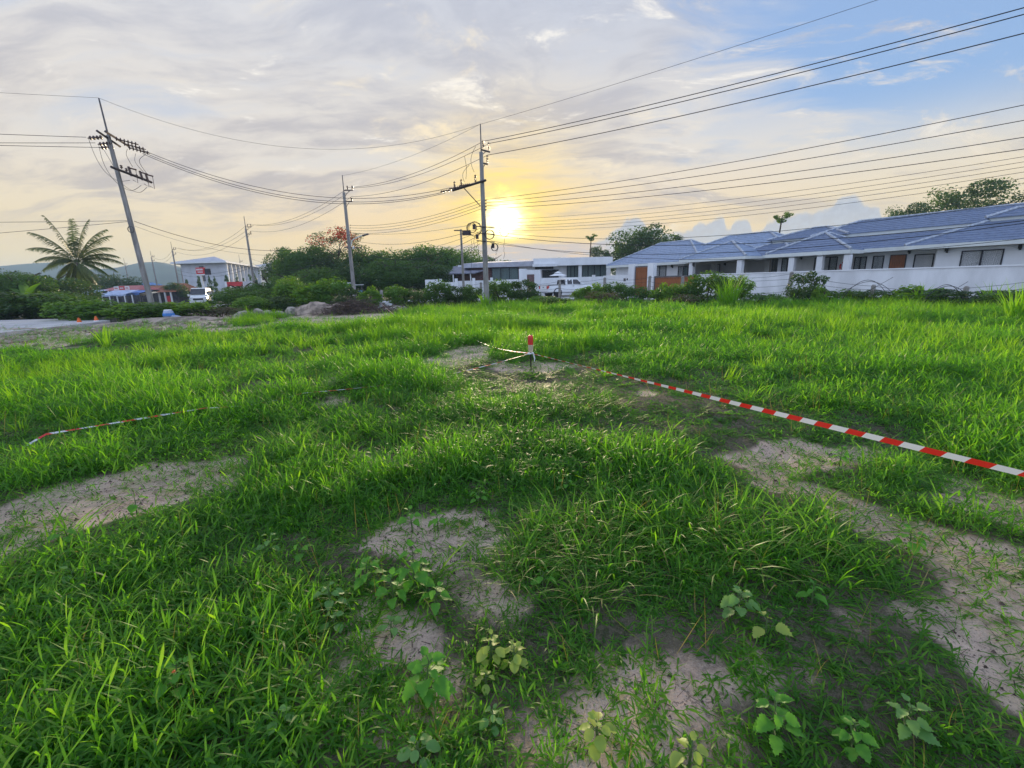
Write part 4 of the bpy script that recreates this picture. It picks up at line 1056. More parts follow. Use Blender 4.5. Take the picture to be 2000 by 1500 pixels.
# ------------------------------------------------------------------ flat-roofed white house straight ahead
def white_house():
    Y = 55.0
    def q(px, py, y=Y): p = at(px, py, y); return p.x, p.z
    h = empty('house', (0, Y, 0), 0, 'low modern white house with a flat overhanging roof, under the sun', 'house')
    def bx(name, m, px0, py0, px1, py1, d0, d1, parent=h, z0=None, z1=None):
        x0, za = q(px0, py0, Y + d0); x1, zb = q(px1, py1, Y + d0)
        return MB().box((x0, d0, z0 if z0 is not None else zb), (x1, d1, z1 if z1 is not None else za)).build(name, m, parent)
    # roof slab: deep white fascia over the right two thirds, sloping sheet roof on the left
    x0, _ = q(1042, 520); x1, zt = q(1197, 501); _, zb = q(1197, 516)
    mb = MB().box((x0, 0, zb), (x1, 9, zt)); mb.build('roof_slab', M['white'], h)
    xa, _ = q(905, 512); mb = MB(); z0 = zb + .02
    mb.loft([[(xa, .12, z0), (x0 - .003, .12, z0), (x0 - .003, .12, z0 + .62), (xa, .12, z0 + .50)], [(xa, 8, z0), (x0 - .003, 8, z0), (x0 - .003, 8, z0 + 1.0), (xa + 2.2, 8, z0 + 1.0)]])
    mb.build('sheet_roof', M['greyroof'], h)
    bx('roof_edge', M['white2'], 1000, 506, 1150, 504, 7, 9, z0=zt, z1=zt + .12)
    # side wing with its own dark pitched roof
    xl, _ = q(880, 536); xr, _ = q(938, 523); _, ze = q(880, 536); zr = ze + .95
    mb = MB(); mb.loft([[(xl, -1.2, ze), (xl + 3.0, -1.2, ze), (xl + 3.0, -1.2, ze + .12), (xl, -1.2, ze + .12)], [(xl, 3.5, zr), (xl + 6.2, 3.5, zr), (xl + 6.2, 3.5, zr + .12), (xl, 3.5, zr + .12)]]); mb.build('wing_roof', M['slate'], h)
    bx('wing_wall', M['brownwall'], 882, 540, 962, 560, 1.0, 1.2, z0=-.1, z1=ze + .3)
    bx('gable_wall', M['brownwall'], 920, 530, 960, 560, .7, .9, z0=-.1, z1=zb)
    for px in (884, 918): bx('post', M['white'], px, 537, px + 3, 560, -1.1, -.95, z0=-.1, z1=ze + (.0 if px < 900 else .1))
    bx('annex', M['white'], 870, 529, 884, 560, 1.5, 5, z0=-.1); bx('chimney', M['white2'], 894, 518, 903, 530, 3, 4.2, z0=2)
    # walls
    bx('wall', M['brownwall'], 958, 524, 1014, 560, .62, .8, z0=-.1, z1=zb + .05)
    bx('wall', M['white'], 1014, 524, 1192, 560, 1.2, 1.4, z0=-.1, z1=zb)
    bx('pillar', M['white'], 1130, 518, 1136, 560, .3, .6, z0=-.1, z1=zb); bx('pillar', M['white'], 1185, 518, 1190, 560, .3, .6, z0=-.1, z1=zb)
    bx('entry_beam', M['white2'], 1040, 516, 1088, 520, -.25, -.003, z1=zb + .25); bx('recess_shade', M['frame'], 1045, 519, 1081, 525, 1.1, 1.198)  # dark strip set on the wall for the shaded recess
    def win(px0, px1, py0, py1, n, d, cur=True):
        xa, za = q(px0, py0, Y + d); xb, zb_ = q(px1, py1, Y + d); w = .07; f = MB()
        f.box((xa, d - .06, za - w), (xb, d + .05, za)).box((xa, d - .06, zb_), (xb, d + .05, zb_ + w))
        for i in range(n + 1):
            c = xa + (xb - xa - w) * i / n; f.box((c, d - .06, zb_ + w), (c + w, d + .05, za - w))
        fo = f.build('window', M['frame'], h)
        MB().box((xa + .01, d - .012, zb_ + .01), (xb - .01, d, za - .01)).build('pane', M['glass'], fo)
        c = MB(); k = max(5, round((xb - xa) / .3))
        for i in range(k):
            a = xa + .08 + (xb - xa - .16) * i / k; c.box((a, d + .06 + .02 * (i % 2), zb_ + .05), (a + (xb - xa - .16) / k, d + .085 + .02 * (i % 2), za - .05))
        c.build('curtain_or_dark', M['curtain_or_dark'] if cur else M['frame'], fo)  # dark sheets stand for the unlit room where uncurtained
    win(960, 1013, 523, 546, 3, .5); win(1059, 1091, 527, 546, 2, 1.08, False); win(1107, 1130, 519, 545, 3, 1.08, True); win(1136, 1185, 518, 545, 4, 1.08)
    w = empty('boundary_wall', (0, 49, 0), 0, 'stepped white boundary wall round the flat-roofed house', 'wall')
    def seg(px0, px1, py, d, m='white2', zlow=-.1, name='wall_panel'):
        a = at(px0, py, 49 + d); b = at(px1, py, 49 + d); MB().box((a.x, d, zlow), (b.x, d + .18, (a.z + b.z) / 2)).build(name, M[m], w)
    seg(830, 860, 546, .6, 'white'); seg(857.5, 890, 551, 0); seg(891, 960, 548, .3); seg(960.3, 1013, 546, .3); seg(1013.3, 1029, 525, .2, 'white'); seg(1044, 1056, 527, .2, 'white'); seg(1056.3, 1215, 541, .1, 'white'); seg(1029.2, 1043.8, 527, .2, 'white', at(1036, 536, 49.2).z + .02, 'lintel')
    for px, dz in ((860, .05), (890.5, .05), (925, .05), (960, .05), (1100, .05), (1160, .05), (1210, .05)):
        a = at(px, 546, 49); MB().box((a.x - .14, -.08, -.1), (a.x + .14, .46, 2.02 + dz)).build('wall_pier', M['white'], w)
    d_ = empty('garden_door', tuple(Vector((at(1029.3, 560, 49.2).x, 49.22, 0))), 0, 'dark brown garden door in the white boundary wall', 'door')
    wd = at(1043.7, 560, 49.2).x - at(1029.3, 560, 49.2).x; zt = at(1036, 536, 49.2).z
    for i in range(6): MB().box((i * wd / 6 + .006, 0, .05), ((i + 1) * wd / 6 - .006, .06 + .008 * (i % 2), zt)).build('plank', M['brownwall'], d_)
    # garden parasol
    p = at(1090, 540, 52); t = empty('parasol', (p.x, 52, 0), 0, 'open white garden parasol above the white wall', 'parasol')
    MB().tube([(0, 0, 0), (0, 0, 2.55)], .03, 6).build('pole', M['steel'], t)
    mb = MB(); mb.lathe([(1.05, 2.1), (.45, 2.32), (.43, 2.36)], 8, cap=False); mb.lathe([(.5, 2.40), (.03, 2.6)], 8, cap=False); mb.build('canopy', M['whitesign'], t)
white_house()

# ------------------------------------------------------------------ apartment block and market on the left
def apartments():
    Y = 112; g0 = -.9
    a = at(352, 516, Y); b = at(437, 513, Y); zt = (a.z + b.z) / 2; W = b.x - a.x
    h = empty('apartment_block', (a.x, Y, g0), 0, 'long grey-white apartment block with low hipped roof at left', 'building')
    H = zt - g0; D = 34
    # body: blank end wall faces us, the windowed side recedes to the right
    vx = Vector((at(503, 520, Y + D).x - b.x, D, 0))
    def sidept(t, z, off=0): p = Vector((W, 0, 0)) + vx * t; n = Vector((vx.y, -vx.x, 0)).normalized(); return p + n * off + Vector((0, 0, z))
    mb = MB(); ring = lambda z: [Vector((0, 0, z)), Vector((W, 0, z)), Vector((W, 0, z)) + vx, Vector((0, 0, z)) + vx]
    mb.loft([ring(0), ring(H)]); mb.build('wall', M['wallgrey'], h)
    o = 1.4; e = [Vector((-o, -o, H)), Vector((W + o, -o, H)), Vector((W + o, 0, H)) + vx, Vector((-o, 0, H)) + vx]
    mb = MB(); mb.loft([e, [p + Vector((0, 0, .35)) for p in e]]); mb.build('eaves', M['white'], h)
    c0 = Vector((W / 2, 5, H + 1.9)); c1 = Vector((W / 2, -5, H + 1.9)) + vx; E2 = [p + Vector((0, 0, .352)) for p in e]
    mb = MB(); mb.tri(E2[0], E2[1], c0); mb.quad(E2[1], E2[2], c1, c0); mb.tri(E2[2], E2[3], c1); mb.quad(E2[3], E2[0], c0, c1); mb.build('roof', M['greyroof'], h)
    n = Vector((vx.y, -vx.x, 0)).normalized(); ux = vx.normalized(); L = vx.length
    for r_, (z0, z1) in enumerate(((.8, 2.6), (H * .36, H * .36 + 1.9), (H * .68, H * .68 + 1.9))):
        for k in range(9):
            s0 = 1.2 + k * (L - 2) / 9; P = lambda s, z, off: Vector((W, 0, 0)) + ux * s + n * off + Vector((0, 0, z))
            mb = MB(); q = [P(s0, z0, .06), P(s0 + 2.2, z0, .06), P(s0 + 2.2, z1, .06), P(s0, z1, .06)]; i_ = [v - n * .2 for v in q]
            mb.loft([i_, q]); fo = mb.build('window', M['frame'], h)
            cc = (q[0] + q[2]) / 2; q2 = [cc + (v - cc) * .86 + n * .02 for v in q]; mb = MB(); mb.quad(*q2); mb.build('pane', M['wallgrey'] if (k + r_) % 3 == 0 else M['darkglass'], fo)
    for k in range(10):
        s = .3 + k * (L - 1) / 9; p = Vector((W, 0, 0)) + ux * s
        mb = MB(); mb.loft([[p, p + ux * .5, p + ux * .5 + n * .5, p + n * .5], [v + Vector((0, 0, H)) for v in (p, p + ux * .5, p + ux * .5 + n * .5, p + n * .5)]]); mb.build('pilaster', M['white'], h)
    MB().box((W * .43, -.25, H * .52), (W * .52, -.003, H * .93)).build('vent_louvre', M['steel'], h)
    for px, s in ((.16, 1), (.52, 1)): MB().box((W * px, -.12, .6), (W * px + 1.3 * s, -.003, 3.2)).build('window', M['darkglass'], h)
    # lower wing to the right
    Y2 = 150; a = at(500, 522, Y2); b = at(556, 519, Y2)
    g = empty('apartment_wing', (a.x, Y2, g0), 0, 'white lower block joining the apartments on the right, cut off by the wood', 'building'); H = a.z - g0; W = b.x - a.x
    MB().box((0, 0, 0), (W, 12, H)).build('wall', M['white'], g); MB().box((-.8, -.8, H + .003), (W + .8, 12.8, H + .4)).build('eaves', M['white2'], g)
    mb = MB(); e = [Vector((-.8, -.8, H + .403)), Vector((W + .8, -.8, H + .403)), Vector((W + .8, 12.8, H + .403)), Vector((-.8, 12.8, H + .403))]; c = [Vector((4, 6, H + 2)), Vector((W - 4, 6, H + 2))]
    mb.tri(e[3], e[0], c[0]); mb.quad(e[0], e[1], c[1], c[0]); mb.tri(e[1], e[2], c[1]); mb.quad(e[2], e[3], c[0], c[1]); mb.build('roof', M['greyroof'], g)
    for i in range(3):
        x = W * (.16 + .24 * i)
        if i < 2: MB().box((x, -.1, H * .55), (x + 1.6, -.003, H * .9)).build('window', M['frame'], g)
    for k in range(3): MB().box((W * .68 + k * 1.1, -.1, H * .62), (W * .68 + k * 1.1 + .7, -.003, H * .86)).build('window', M['frame'], g)
apartments()

def market():
    g0 = -.9
    def bld(name, label, px0, px1, pyr, pye, Y, roofm, depth=8, wallm='shop', ridge_in=.18, cat='house'):
        a = at(px0, pye, Y); b = at(px1, pye, Y); c = at((px0 + px1) / 2, pyr, Y + depth / 2)
        t = empty(name, (a.x, Y, g0), 0, label, cat, 'shops and houses across the road at left'); W = b.x - a.x; H = a.z - g0; Hr = c.z - g0
        MB().box((.4, .6, 0), (W - .4, depth - .4, H - .02)).build('wall', M[wallm], t)
        mb = MB(); e = [(0, 0, H), (W, 0, H), (W, depth, H), (0, depth, H)]; r0, r1 = (W * ridge_in, depth / 2, Hr), (W * (1 - ridge_in), depth / 2, Hr)
        mb.quad(e[0], e[1], r1, r0); mb.tri(e[1], e[2], r1); mb.quad(e[2], e[3], r0, r1); mb.tri(e[3], e[0], r0); mb.build('roof', M[roofm], t)
        return t, W, H
    t, W, H = bld('shop', 'shop with a faded red sheet roof behind the palm trunk', 190, 264, 558.5, 568.5, 84, 'pinkroof', 7)
    for i, (a, b, m) in enumerate(((.50, .62, 'whitesign'), (.64, .77, 'redsign'), (.79, .90, 'whitesign'))):
        s = MB().box((W * a, -.35, H + .12), (W * b, -.28, H + .75)).build('sign_board', M[m], t)
        for k in range(4): MB().box((W * a + .12 + k * (W * (b - a) - .24) / 4, -.365, H + .3), (W * a + .12 + (k + .7) * (W * (b - a) - .24) / 4, -.351, H + .52)).build('letter', M['redsign'] if m == 'whitesign' else M['whitesign'], s)
    for k in range(5): MB().box((W * (.08 + .2 * k), -.1, 0), (W * (.08 + .2 * k) + .15, .05, H - .02)).build('post', M['white2'], t)
    t, W, H = bld('house', 'house with terracotta roof just left of the big leaning pole', 262, 300, 558.5, 567, 92, 'tileroof', 8, 'wallgrey')
    t, W, H = bld('house', 'house with terracotta roof just right of the big leaning pole', 303, 342, 554, 571, 80, 'tileroof', 8, 'shop')
    for k in range(3): MB().box((W * (.1 + .3 * k), .1, 0), (W * (.1 + .3 * k) + .22, .3, H - .02)).build('post', M['white2'], t)
    MB().box((W * .45, .35, .1), (W * .62, .598, H * .7)).build('red_panel', M['redsign'], t)
    bld('shed', 'small building with a bright blue roof behind the terracotta roofs', 263, 286, 552.5, 557.5, 120, 'blueroof', 6, 'wallgrey', cat='shed')
    def awning(label, px0, px1, pyb, pyf, Y, m):
        a = at(px0, pyf, Y); b = at(px1, pyf, Y); zb = at(px0, pyb, Y + 3).z - g0; W = b.x - a.x; zf = a.z - g0
        t = empty('awning', (a.x, Y, g0), 0, label, 'awning', 'market awnings across the road'); mb = MB(); n = 8
        for i in range(n):
            x0, x1 = W * i / n, W * (i + 1) / n; sg = lambda k: -.12 * math.sin(math.pi * k / n * 2) ** 2
            lo = [(x0, 0, zf + sg(i)), (x1, 0, zf + sg(i + 1)), (x1, 3, zb), (x0, 3, zb)]
            mb.quad(*lo); mb.quad((x0, 0, zf + sg(i) - .25), (x1, 0, zf + sg(i + 1) - .25), lo[1], lo[0])
        mb.build('canopy', M[m], t)
        for k in range(3): MB().tube([(W * (.05 + .45 * k), .1, 0), (W * (.05 + .45 * k), .1, zf - .1)], .05, 5).build('post', M['steel'], t)
        return t
    awning('pale blue sagging market awning in front of the red shop roof', 193, 246, 568, 575.5, 74, 'tarppale')
    awning('small pale awning at the left end of the stalls, by the palm', 160, 185, 567, 573, 76, 'tarppale')
    awning('deep blue market awning right of the pale blue one', 243, 272, 568, 573, 76, 'tarp')
    awning('narrow cream awning beside the big leaning pole', 274, 298, 570.5, 573.5, 78, 'cream')
    # pole sign, long red board
    p = at(400, 568, 70); top = at(392, 538, 70); t = empty('pole_sign', (p.x, 70, g0), 0, 'red advertising sign on a single pale post above the van', 'sign')
    MB().tube([(0, 0, 0), (top.x - p.x, 0, top.z - g0 + .1)], .16, 8).build('post', M['white2'], t)
    x0, x1 = at(384.5, 530, 70).x - p.x, at(400.5, 530, 70).x - p.x; z1, z0 = at(390, 522.5, 70).z - g0, at(390, 535.5, 70).z - g0
    s = MB().box((x0, -.2, z0), (x1, .2, z1)).build('sign_panel', M['redsign'], t)
    MB().box((x1 + .01, -.1, z0 - .1), (x1 + .55, .5, z1 - .2)).build('sign_side', M['shop'], t)
    MB().box((x0, -.22, z0 - .18), (x1, .22, z0 - .003)).build('sign_foot', M['whitesign'], t)
    rd = random.Random(2)
    for row, (f0, f1) in enumerate(((.55, .80), (.22, .40))):
        xx = x0 + .12 + .12 * row
        while xx < x1 - .2 - .12 * row:
            w = rd.uniform(.07, .14); MB().box((xx, -.22, z0 + (z1 - z0) * f0), (xx + w, -.201, z0 + (z1 - z0) * f1)).build('letter', M['whitesign'], s); xx += w + .05
    a, b = at(440, 559.5, 78), at(472, 550, 78); t = empty('signboard', (a.x, 78, g0), 0, 'long red signboard with a white left edge below the apartments', 'sign')
    MB().box((.35, 0, a.z - g0), (b.x - a.x, .25, b.z - g0)).build('board', M['redsign'], t); MB().box((0, 0, a.z - g0), (.347, .25, b.z - g0)).build('edge', M['whitesign'], t)
    for k in (0.1, .9): MB().tube([((b.x - a.x) * k, .4, 0), ((b.x - a.x) * k, .4, b.z - g0)], .08, 6).build('post', M['steel'], t)
    a, b = at(470, 557, 82), at(490, 549, 82); t = empty('wall', (a.x, 82, g0), 0, 'pale lean-to wall right of the long red signboard', 'wall'); MB().box((0, 0, 0), (b.x - a.x, .3, b.z - g0)).build('panel', M['wallgrey'], t)
    # teal sign and small blue sign by the lamp pole
    a, b = at(655, 566, 38), at(683, 555, 38); t = empty('sign', (a.x, 38, 0), 0, 'teal signboard with a pale top rail left of the lamp pole', 'sign')
    W = b.x - a.x; z0, z1 = a.z, b.z
    mb = MB(); mb.loft([[(0.12, -.03, z0), (W, -.03, z0), (W, .03, z0), (.12, .03, z0)], [(-.05, -.03, (z0 + z1) / 2), (W, -.03, (z0 + z1) / 2), (W, .03, (z0 + z1) / 2), (-.05, .03, (z0 + z1) / 2)], [(.12, -.03, z1), (W, -.03, z1), (W, .03, z1), (.12, .03, z1)]]); s = mb.build('board', M['teal'], t)
    for r_ in range(2):
        for k in range(5): MB().box((.25 + k * .19, -.045, z0 + .12 + .18 * r_), (.25 + k * .19 + .13, -.031, z0 + .18 + .18 * r_)).build('letter', M['tarppale'], s)
    MB().box((-.25, -.04, z1 + .06), (W + .1, .04, z1 + .13)).build('rail', M['trim'], t)
    for x in (.2, W - .1): MB().tube([(x, .08, 0), (x, .08, z1 + .1)], .035, 6).build('post', M['steel'], t)
    a, b = at(700.5, 576, 37), at(707.5, 567, 37); t = empty('sign', (a.x, 37, 0), 0, 'small blue square sign with a white mark right of the lamp pole', 'sign')
    W = b.x - a.x; s = MB().box((0, -.02, a.z), (W, .02, b.z)).build('board', M['blue'], t); MB().box((W * .55, -.035, a.z + .12), (W * .85, -.021, b.z - .12)).build('mark', M['whitesign'], s)
    MB().tube([(W / 2, .05, 0), (W / 2, .05, b.z)], .03, 6).build('post', M['steel'], t); MB().box((-.2, .0, b.z + .42), (W + .15, .05, b.z + .47)).build('rail', M['trim'], t)
    MB().tube([(W * .9, .06, 0), (W * .9, .06, b.z + .44)], .025, 6).build('post', M['steel'], t)
market()

# ------------------------------------------------------------------ poles, hardware and wires
def insulator(parent, p, d, n=4, r=.085, step=.11, name='insulator'):
    Mx = axis_to(p, d); prof = [(.02, 0)]
    for i in range(n): z = .05 + i * step; prof += [(.028, z), (r, z + .012), (r * .9, z + .045), (.03, z + .06)]
    prof += [(.02, .05 + n * step)]
    return MB().lathe(prof, 9, Mx).build(name, M['insul'], parent, smooth=True)
def shaft(parent, zb, zt, w0=.34, w1=.20):
    mb = MB(); rg = []
    for z, w in ((zb, w0), (zt * .5 + zb * .5, (w0 + w1) / 2), (zt, w1)):
        a, b = w / 2, w * .38; g_ = w * .09
        rg.append([Vector(v) for v in ((-a, -b, z), (-a * .45, -b, z), (-a * .35, -b + g_, z), (a * .35, -b + g_, z), (a * .45, -b, z), (a, -b, z), (a, b, z), (a * .45, b, z), (a * .35, b - g_, z), (-a * .35, b - g_, z), (-a * .45, b, z), (-a, b, z))])
    mb.loft(rg); return mb.build('shaft', M['concrete'], parent)
def std_pole(label, px, Y, top_py, conc_py, zb, hard, w=.30, cat='utility pole'):
    a = at(px, top_py, Y); zt = at(px, conc_py, Y).z
    t = empty('utility_pole', (a.x, Y, zb), 0, label, cat, 'concrete utility poles'); 
    shaft(t, -.3, zt - zb, w, w * .62)
    MB().tube([(0, 0, zt - zb - .8), (.02, 0, a.z - zb)], [.05, .035], 6).build('extension_pipe', M['steel'], t)
    if hard:
        for dz, xs in ((-.02, (.35, .78)), (-.95 if hard > 1 else -.75, (.62,))):
            z = zt - zb + dz + .15; L = max(xs) + .04
            MB().box((0, -.04, z), (L, .04, z + .08)).tube([(0.02, 0, z - .5), (L * .6, 0, z)], .02, 4).build('bracket_arm', M['rustysteel'], t)
            for x in xs: insulator(t, (x, 0, z + .08), (0, 0, 1), 3, .075, .10)
    return t, zt - zb
TC = Vector((-1.6, 29.5, 0))
def poles():
    # centre pole
    Y = 29.5; t, H = std_pole('tallest centre pole with a long side arm, standing in front of the sun', 937, Y, 242, 297, 0, 0, .36)
    t.location.x = -1.52; ox = t.location
    loc = lambda px, py, y=Y: at(px, py, y) - Vector((ox.x, ox.y, ox.z))
    for (px0, py0, px1, py1), ins in (((939, 292, 957, 297), ((944, 290, 277), (955, 294, 281))), ((941, 318, 953, 321), ((952, 319, 304),))):
        a, b = loc(px0, py0), loc(px1, py1); mb = MB(); mb.tube([a, b], .05, 4); mb.tube([a - Vector((0, 0, .35)), a.lerp(b, .6)], .022, 4); mb.build('bracket_arm', M['rustysteel'], t)
        for px, p0, p1 in ins: q = loc(px, p0); insulator(t, q, (0, 0, 1), 4, .08, .105)
    a, b = loc(949, 352, 29.2), loc(884, 372, 30.6); mb = MB(); mb.tube([a, b], .075, 4); mb.build('cross_arm', M['rustysteel'], t)
    MB().tube([loc(905, 366, 30.2), loc(938, 402, 29.4)], .03, 5).build('brace', M['rustysteel'], t)
    for f in (.30, .72, .93): q = a.lerp(b, f); insulator(t, q + Vector((0, 0, .06)), (0, 0, 1), 4, .08, .10)
    dd = (b - a).normalized()
    for f, off in ((.42, 0), (.72, .06), (1.0, .0)): insulator(t, a.lerp(b, f) + Vector((-.05, -.14 - off, 0)), dd + Vector((-.35, -.3, 0)), 6, .085, .12, 'string_insulator')
    for py in (455, 470, 442): MB().tube([loc(931, py, 29.2), loc(966, py + 3, 29.6)], .028, 4).build('cable_bracket', M['rustysteel'], t)
    for px, py in ((932, 462), (926, 443), (963, 480)): q = loc(px, py, 29.1); MB().box((q.x - .09, q.y - .08, q.z - .14), (q.x + .09, q.y + .08, q.z + .14)).build('junction_box', M['rustysteel'], t)
    for py in (392, 398, 404, 410): q = loc(947, py, 29.4); insulator(t, q, (1, 0, 0), 1, .05, .06, 'spool')
    for (p0, p1, s) in (((929, 286), (926, 336), .3), ((907, 305), (910, 350), -.1), ((917, 322), (907, 355), .2)):
        A_, B_ = loc(*p0, 30.2), loc(*p1, 30); MB().tube([A_.lerp(B_, i / 8) + Vector((-.25 * math.sin(math.pi * i / 8) * (1 if s > 0 else -.3), 0, 0)) for i in range(9)], .012, 4).build('jumper_cable', M['cable'], t)
    # leaning left pole
    Y = 26.5; t, H = std_pole('big leaning pole at left carrying two cross arms and fuse cut-outs', 192, Y, 191, 264, 0, 0, .25)
    b0 = at(303, 620, Y); t.location.x = b0.x; t.rotation_euler = (0, math.atan2(at(192, 191, Y).x - b0.x, at(192, 191, Y).z), 0)
    bpy.context.view_layer.update(); inv = t.matrix_world.inverted()
    loc = lambda px, py, y=24.0: inv @ at(px, py, y + 2.5)
    for (p0, p1) in (((190, 256, 22.9), (234, 286, 25.6)), ((206, 257, 23.3), (252, 286, 25.9)), ((217, 326, 23.0), (296, 356, 25.8))):
        MB().tube([loc(*p0), loc(*p1)], .075, 4).build('cross_arm', M['rustysteel'], t)
    for p, d in (((200, 268, 23.2), (-1, -.1, -.02)), ((219, 280, 24.0), (-1, -.1, -.02)), ((222, 287, 24.8), (-1, -.1, -.02)), ((224, 270, 24.0), (.85, .5, -.25)), ((240, 280, 24.8), (.85, .5, -.25)), ((250, 288, 25.4), (.85, .5, -.25))):
        insulator(t, loc(*p), d, 4 if d[0] < 0 else 6, .11, .17 if d[0] < 0 else .16, 'string_insulator')
    for px, py, y in ((257, 344, 24.4), (279, 352, 25.1), (290, 356, 25.5)):
        q = loc(px, py, y); mb = MB(); mb.tube([q, q + Vector((-.05, 0, .5))], .06, 6); mb.tube([q + Vector((0, 0, .42)), q + Vector((.35, 0, .30))], .04, 5)
        mb.tube([q + Vector((.32, 0, .32)), q + Vector((.26, 0, -.38)), q + Vector((.02, 0, -.20))], .018, 4); mb.build('fuse_cutout', M['insul'], t)
    for px, py, y in ((238, 330, 24), (248, 336, 24.2), (268, 348, 24.8)): q = loc(px, py, y); insulator(t, q, (0, 0, 1), 2, .07, .08)
    def jump(*pts): 
        P = [loc(*p) for p in pts]; out = []
        for i in range(len(P) - 1):
            p0, p1, p2, p3 = P[max(i - 1, 0)], P[i], P[i + 1], P[min(i + 2, len(P) - 1)]
            for k in range(6):
                s = k / 6; out.append(.5 * ((2 * p1) + (p2 - p0) * s + (2 * p0 - 5 * p1 + 4 * p2 - p3) * s * s + (3 * p1 - p0 - 3 * p2 + p3) * s ** 3))
        MB().tube(out + [P[-1]], .012, 4).build('jumper_cable', M['cable'], t)
    jump((172, 268, 23), (186, 305, 23.2), (205, 335, 23.5), (230, 353, 24), (254, 352, 24.4)); jump((192, 280, 23.6), (203, 320, 23.8), (225, 354, 24), (255, 372, 24.6), (276, 362, 25.1)); jump((200, 288, 24), (222, 325, 24.2), (240, 360, 24.5), (270, 376, 25), (287, 366, 25.4))
    jump((249, 291, 25), (247, 303, 24.8), (259, 326, 24.6)); jump((265, 300, 25.6), (264, 316, 25.4), (280, 336, 25.2)); jump((285, 301, 26), (272, 315, 25.8), (289, 342, 25.6))
    # coiled spare wire on the left pole
    q = loc(255, 448, 23.8); MB().tube([q + Vector((math.cos(i * .42) * .17, .02 * (i // 15), math.sin(i * .42) * .17)) for i in range(46)], .012, 4).build('wire_coil', M['steel'], t)
    # receding row
    t, H = std_pole('pole with a street lamp on a curved arm, in front of the wood', 668, 42, 342, 376, 0, 2, .32)
    o = t.location; loc = lambda px, py, y=42: at(px, py, y) - Vector(o)
    MB().tube([loc(686, 480), loc(687, 470), loc(692, 466), loc(704, 461), loc(712, 459)], .045, 6).build('lamp_arm', M['trim'], t)
    MB().tube([loc(708, 460.5), loc(720, 457)], [.09, .07], 6).build('lamp_head', M['steel'], t)
    q = loc(690, 481); MB().lathe([(.03, 0), (.10, -.04), (.12, -.2), (.05, -.25)], 8, Matrix.Translation(q)).build('small_lamp', M['trim'], t)
    MB().tube([loc(672, 483), loc(706, 484)], .05, 4).build('cross_arm', M['rustysteel'], t)
    for i in range(4): insulator(t, loc(683, 440 + i * 5), (1, 0, 0), 1, .05, .06, 'spool')
    std_pole('third pole of the row, beside the apartment windows', 476, 64, 422, 446, -.7, 2, .30)
    std_pole('fourth pole of the row, left of the apartment block', 333, 95, 472, 489, -.9, 2, .30)
    std_pole('distant pole just right of the big leaning pole', 293, 118, 490, 503, -.9, 2, .30)
    std_pole('farthest pole over the red shop roof', 241, 146, 504, 517, -.9, 2, .30)
    std_pole('thin dark pole just left of the red pole sign', 353, 88, 524, 530, -.9, 0, .20)
    std_pole('far pole standing behind the apartment windows', 466, 135, 497, 512, -.9, 2, .28)
    a = at(900, 448, 34); t = empty('utility_pole', (a.x, 34, 0), 0, 'thin short pole with a flat box on top, left of the centre pole', 'utility pole', 'concrete utility poles')
    shaft(t, -.3, a.z, .20, .13); MB().box((.10, -.10, a.z - .42), (.72, .12, a.z - .08)).build('meter_box', M['rustysteel'], t); MB().box((-.5, -.04, a.z - .1), (.1, .04, a.z - .03)).build('cross_arm', M['rustysteel'], t)
poles()

def span(label, p0, p1, sag, r=.014, group=None, n=26, name='power_cable'):
    p0, p1 = Vector(p0), Vector(p1); mb = MB()
    pts = [p0.lerp(p1, i / n) - Vector((0, 0, 4 * sag * (i / n) * (1 - i / n))) for i in range(n + 1)]
    mb.tube([p - p0 for p in pts], r, 4); o = mb.build(name, M['cable'], loc=p0); tag(o, label, 'cable', group)
def edge(label, p0, Q, px, py, sag, r=.014, group=None, name='power_cable'):
    """cable from p0 to a far support over Q (x, y) that hangs through the sight line of (px, py)"""
    p0 = Vector(p0); d = ray(px, py); k = d.x / d.y
    t = (k * p0.y - p0.x) / ((Q[0] - p0.x) - k * (Q[1] - p0.y)); y = p0.y + t * (Q[1] - p0.y)
    ze = CAM.z + d.z * y / d.y; z1 = p0.z + (ze - p0.z + 4 * sag * t * (1 - t)) / t
    span(label, p0, (Q[0], Q[1], z1), sag, r, group, 34, name)
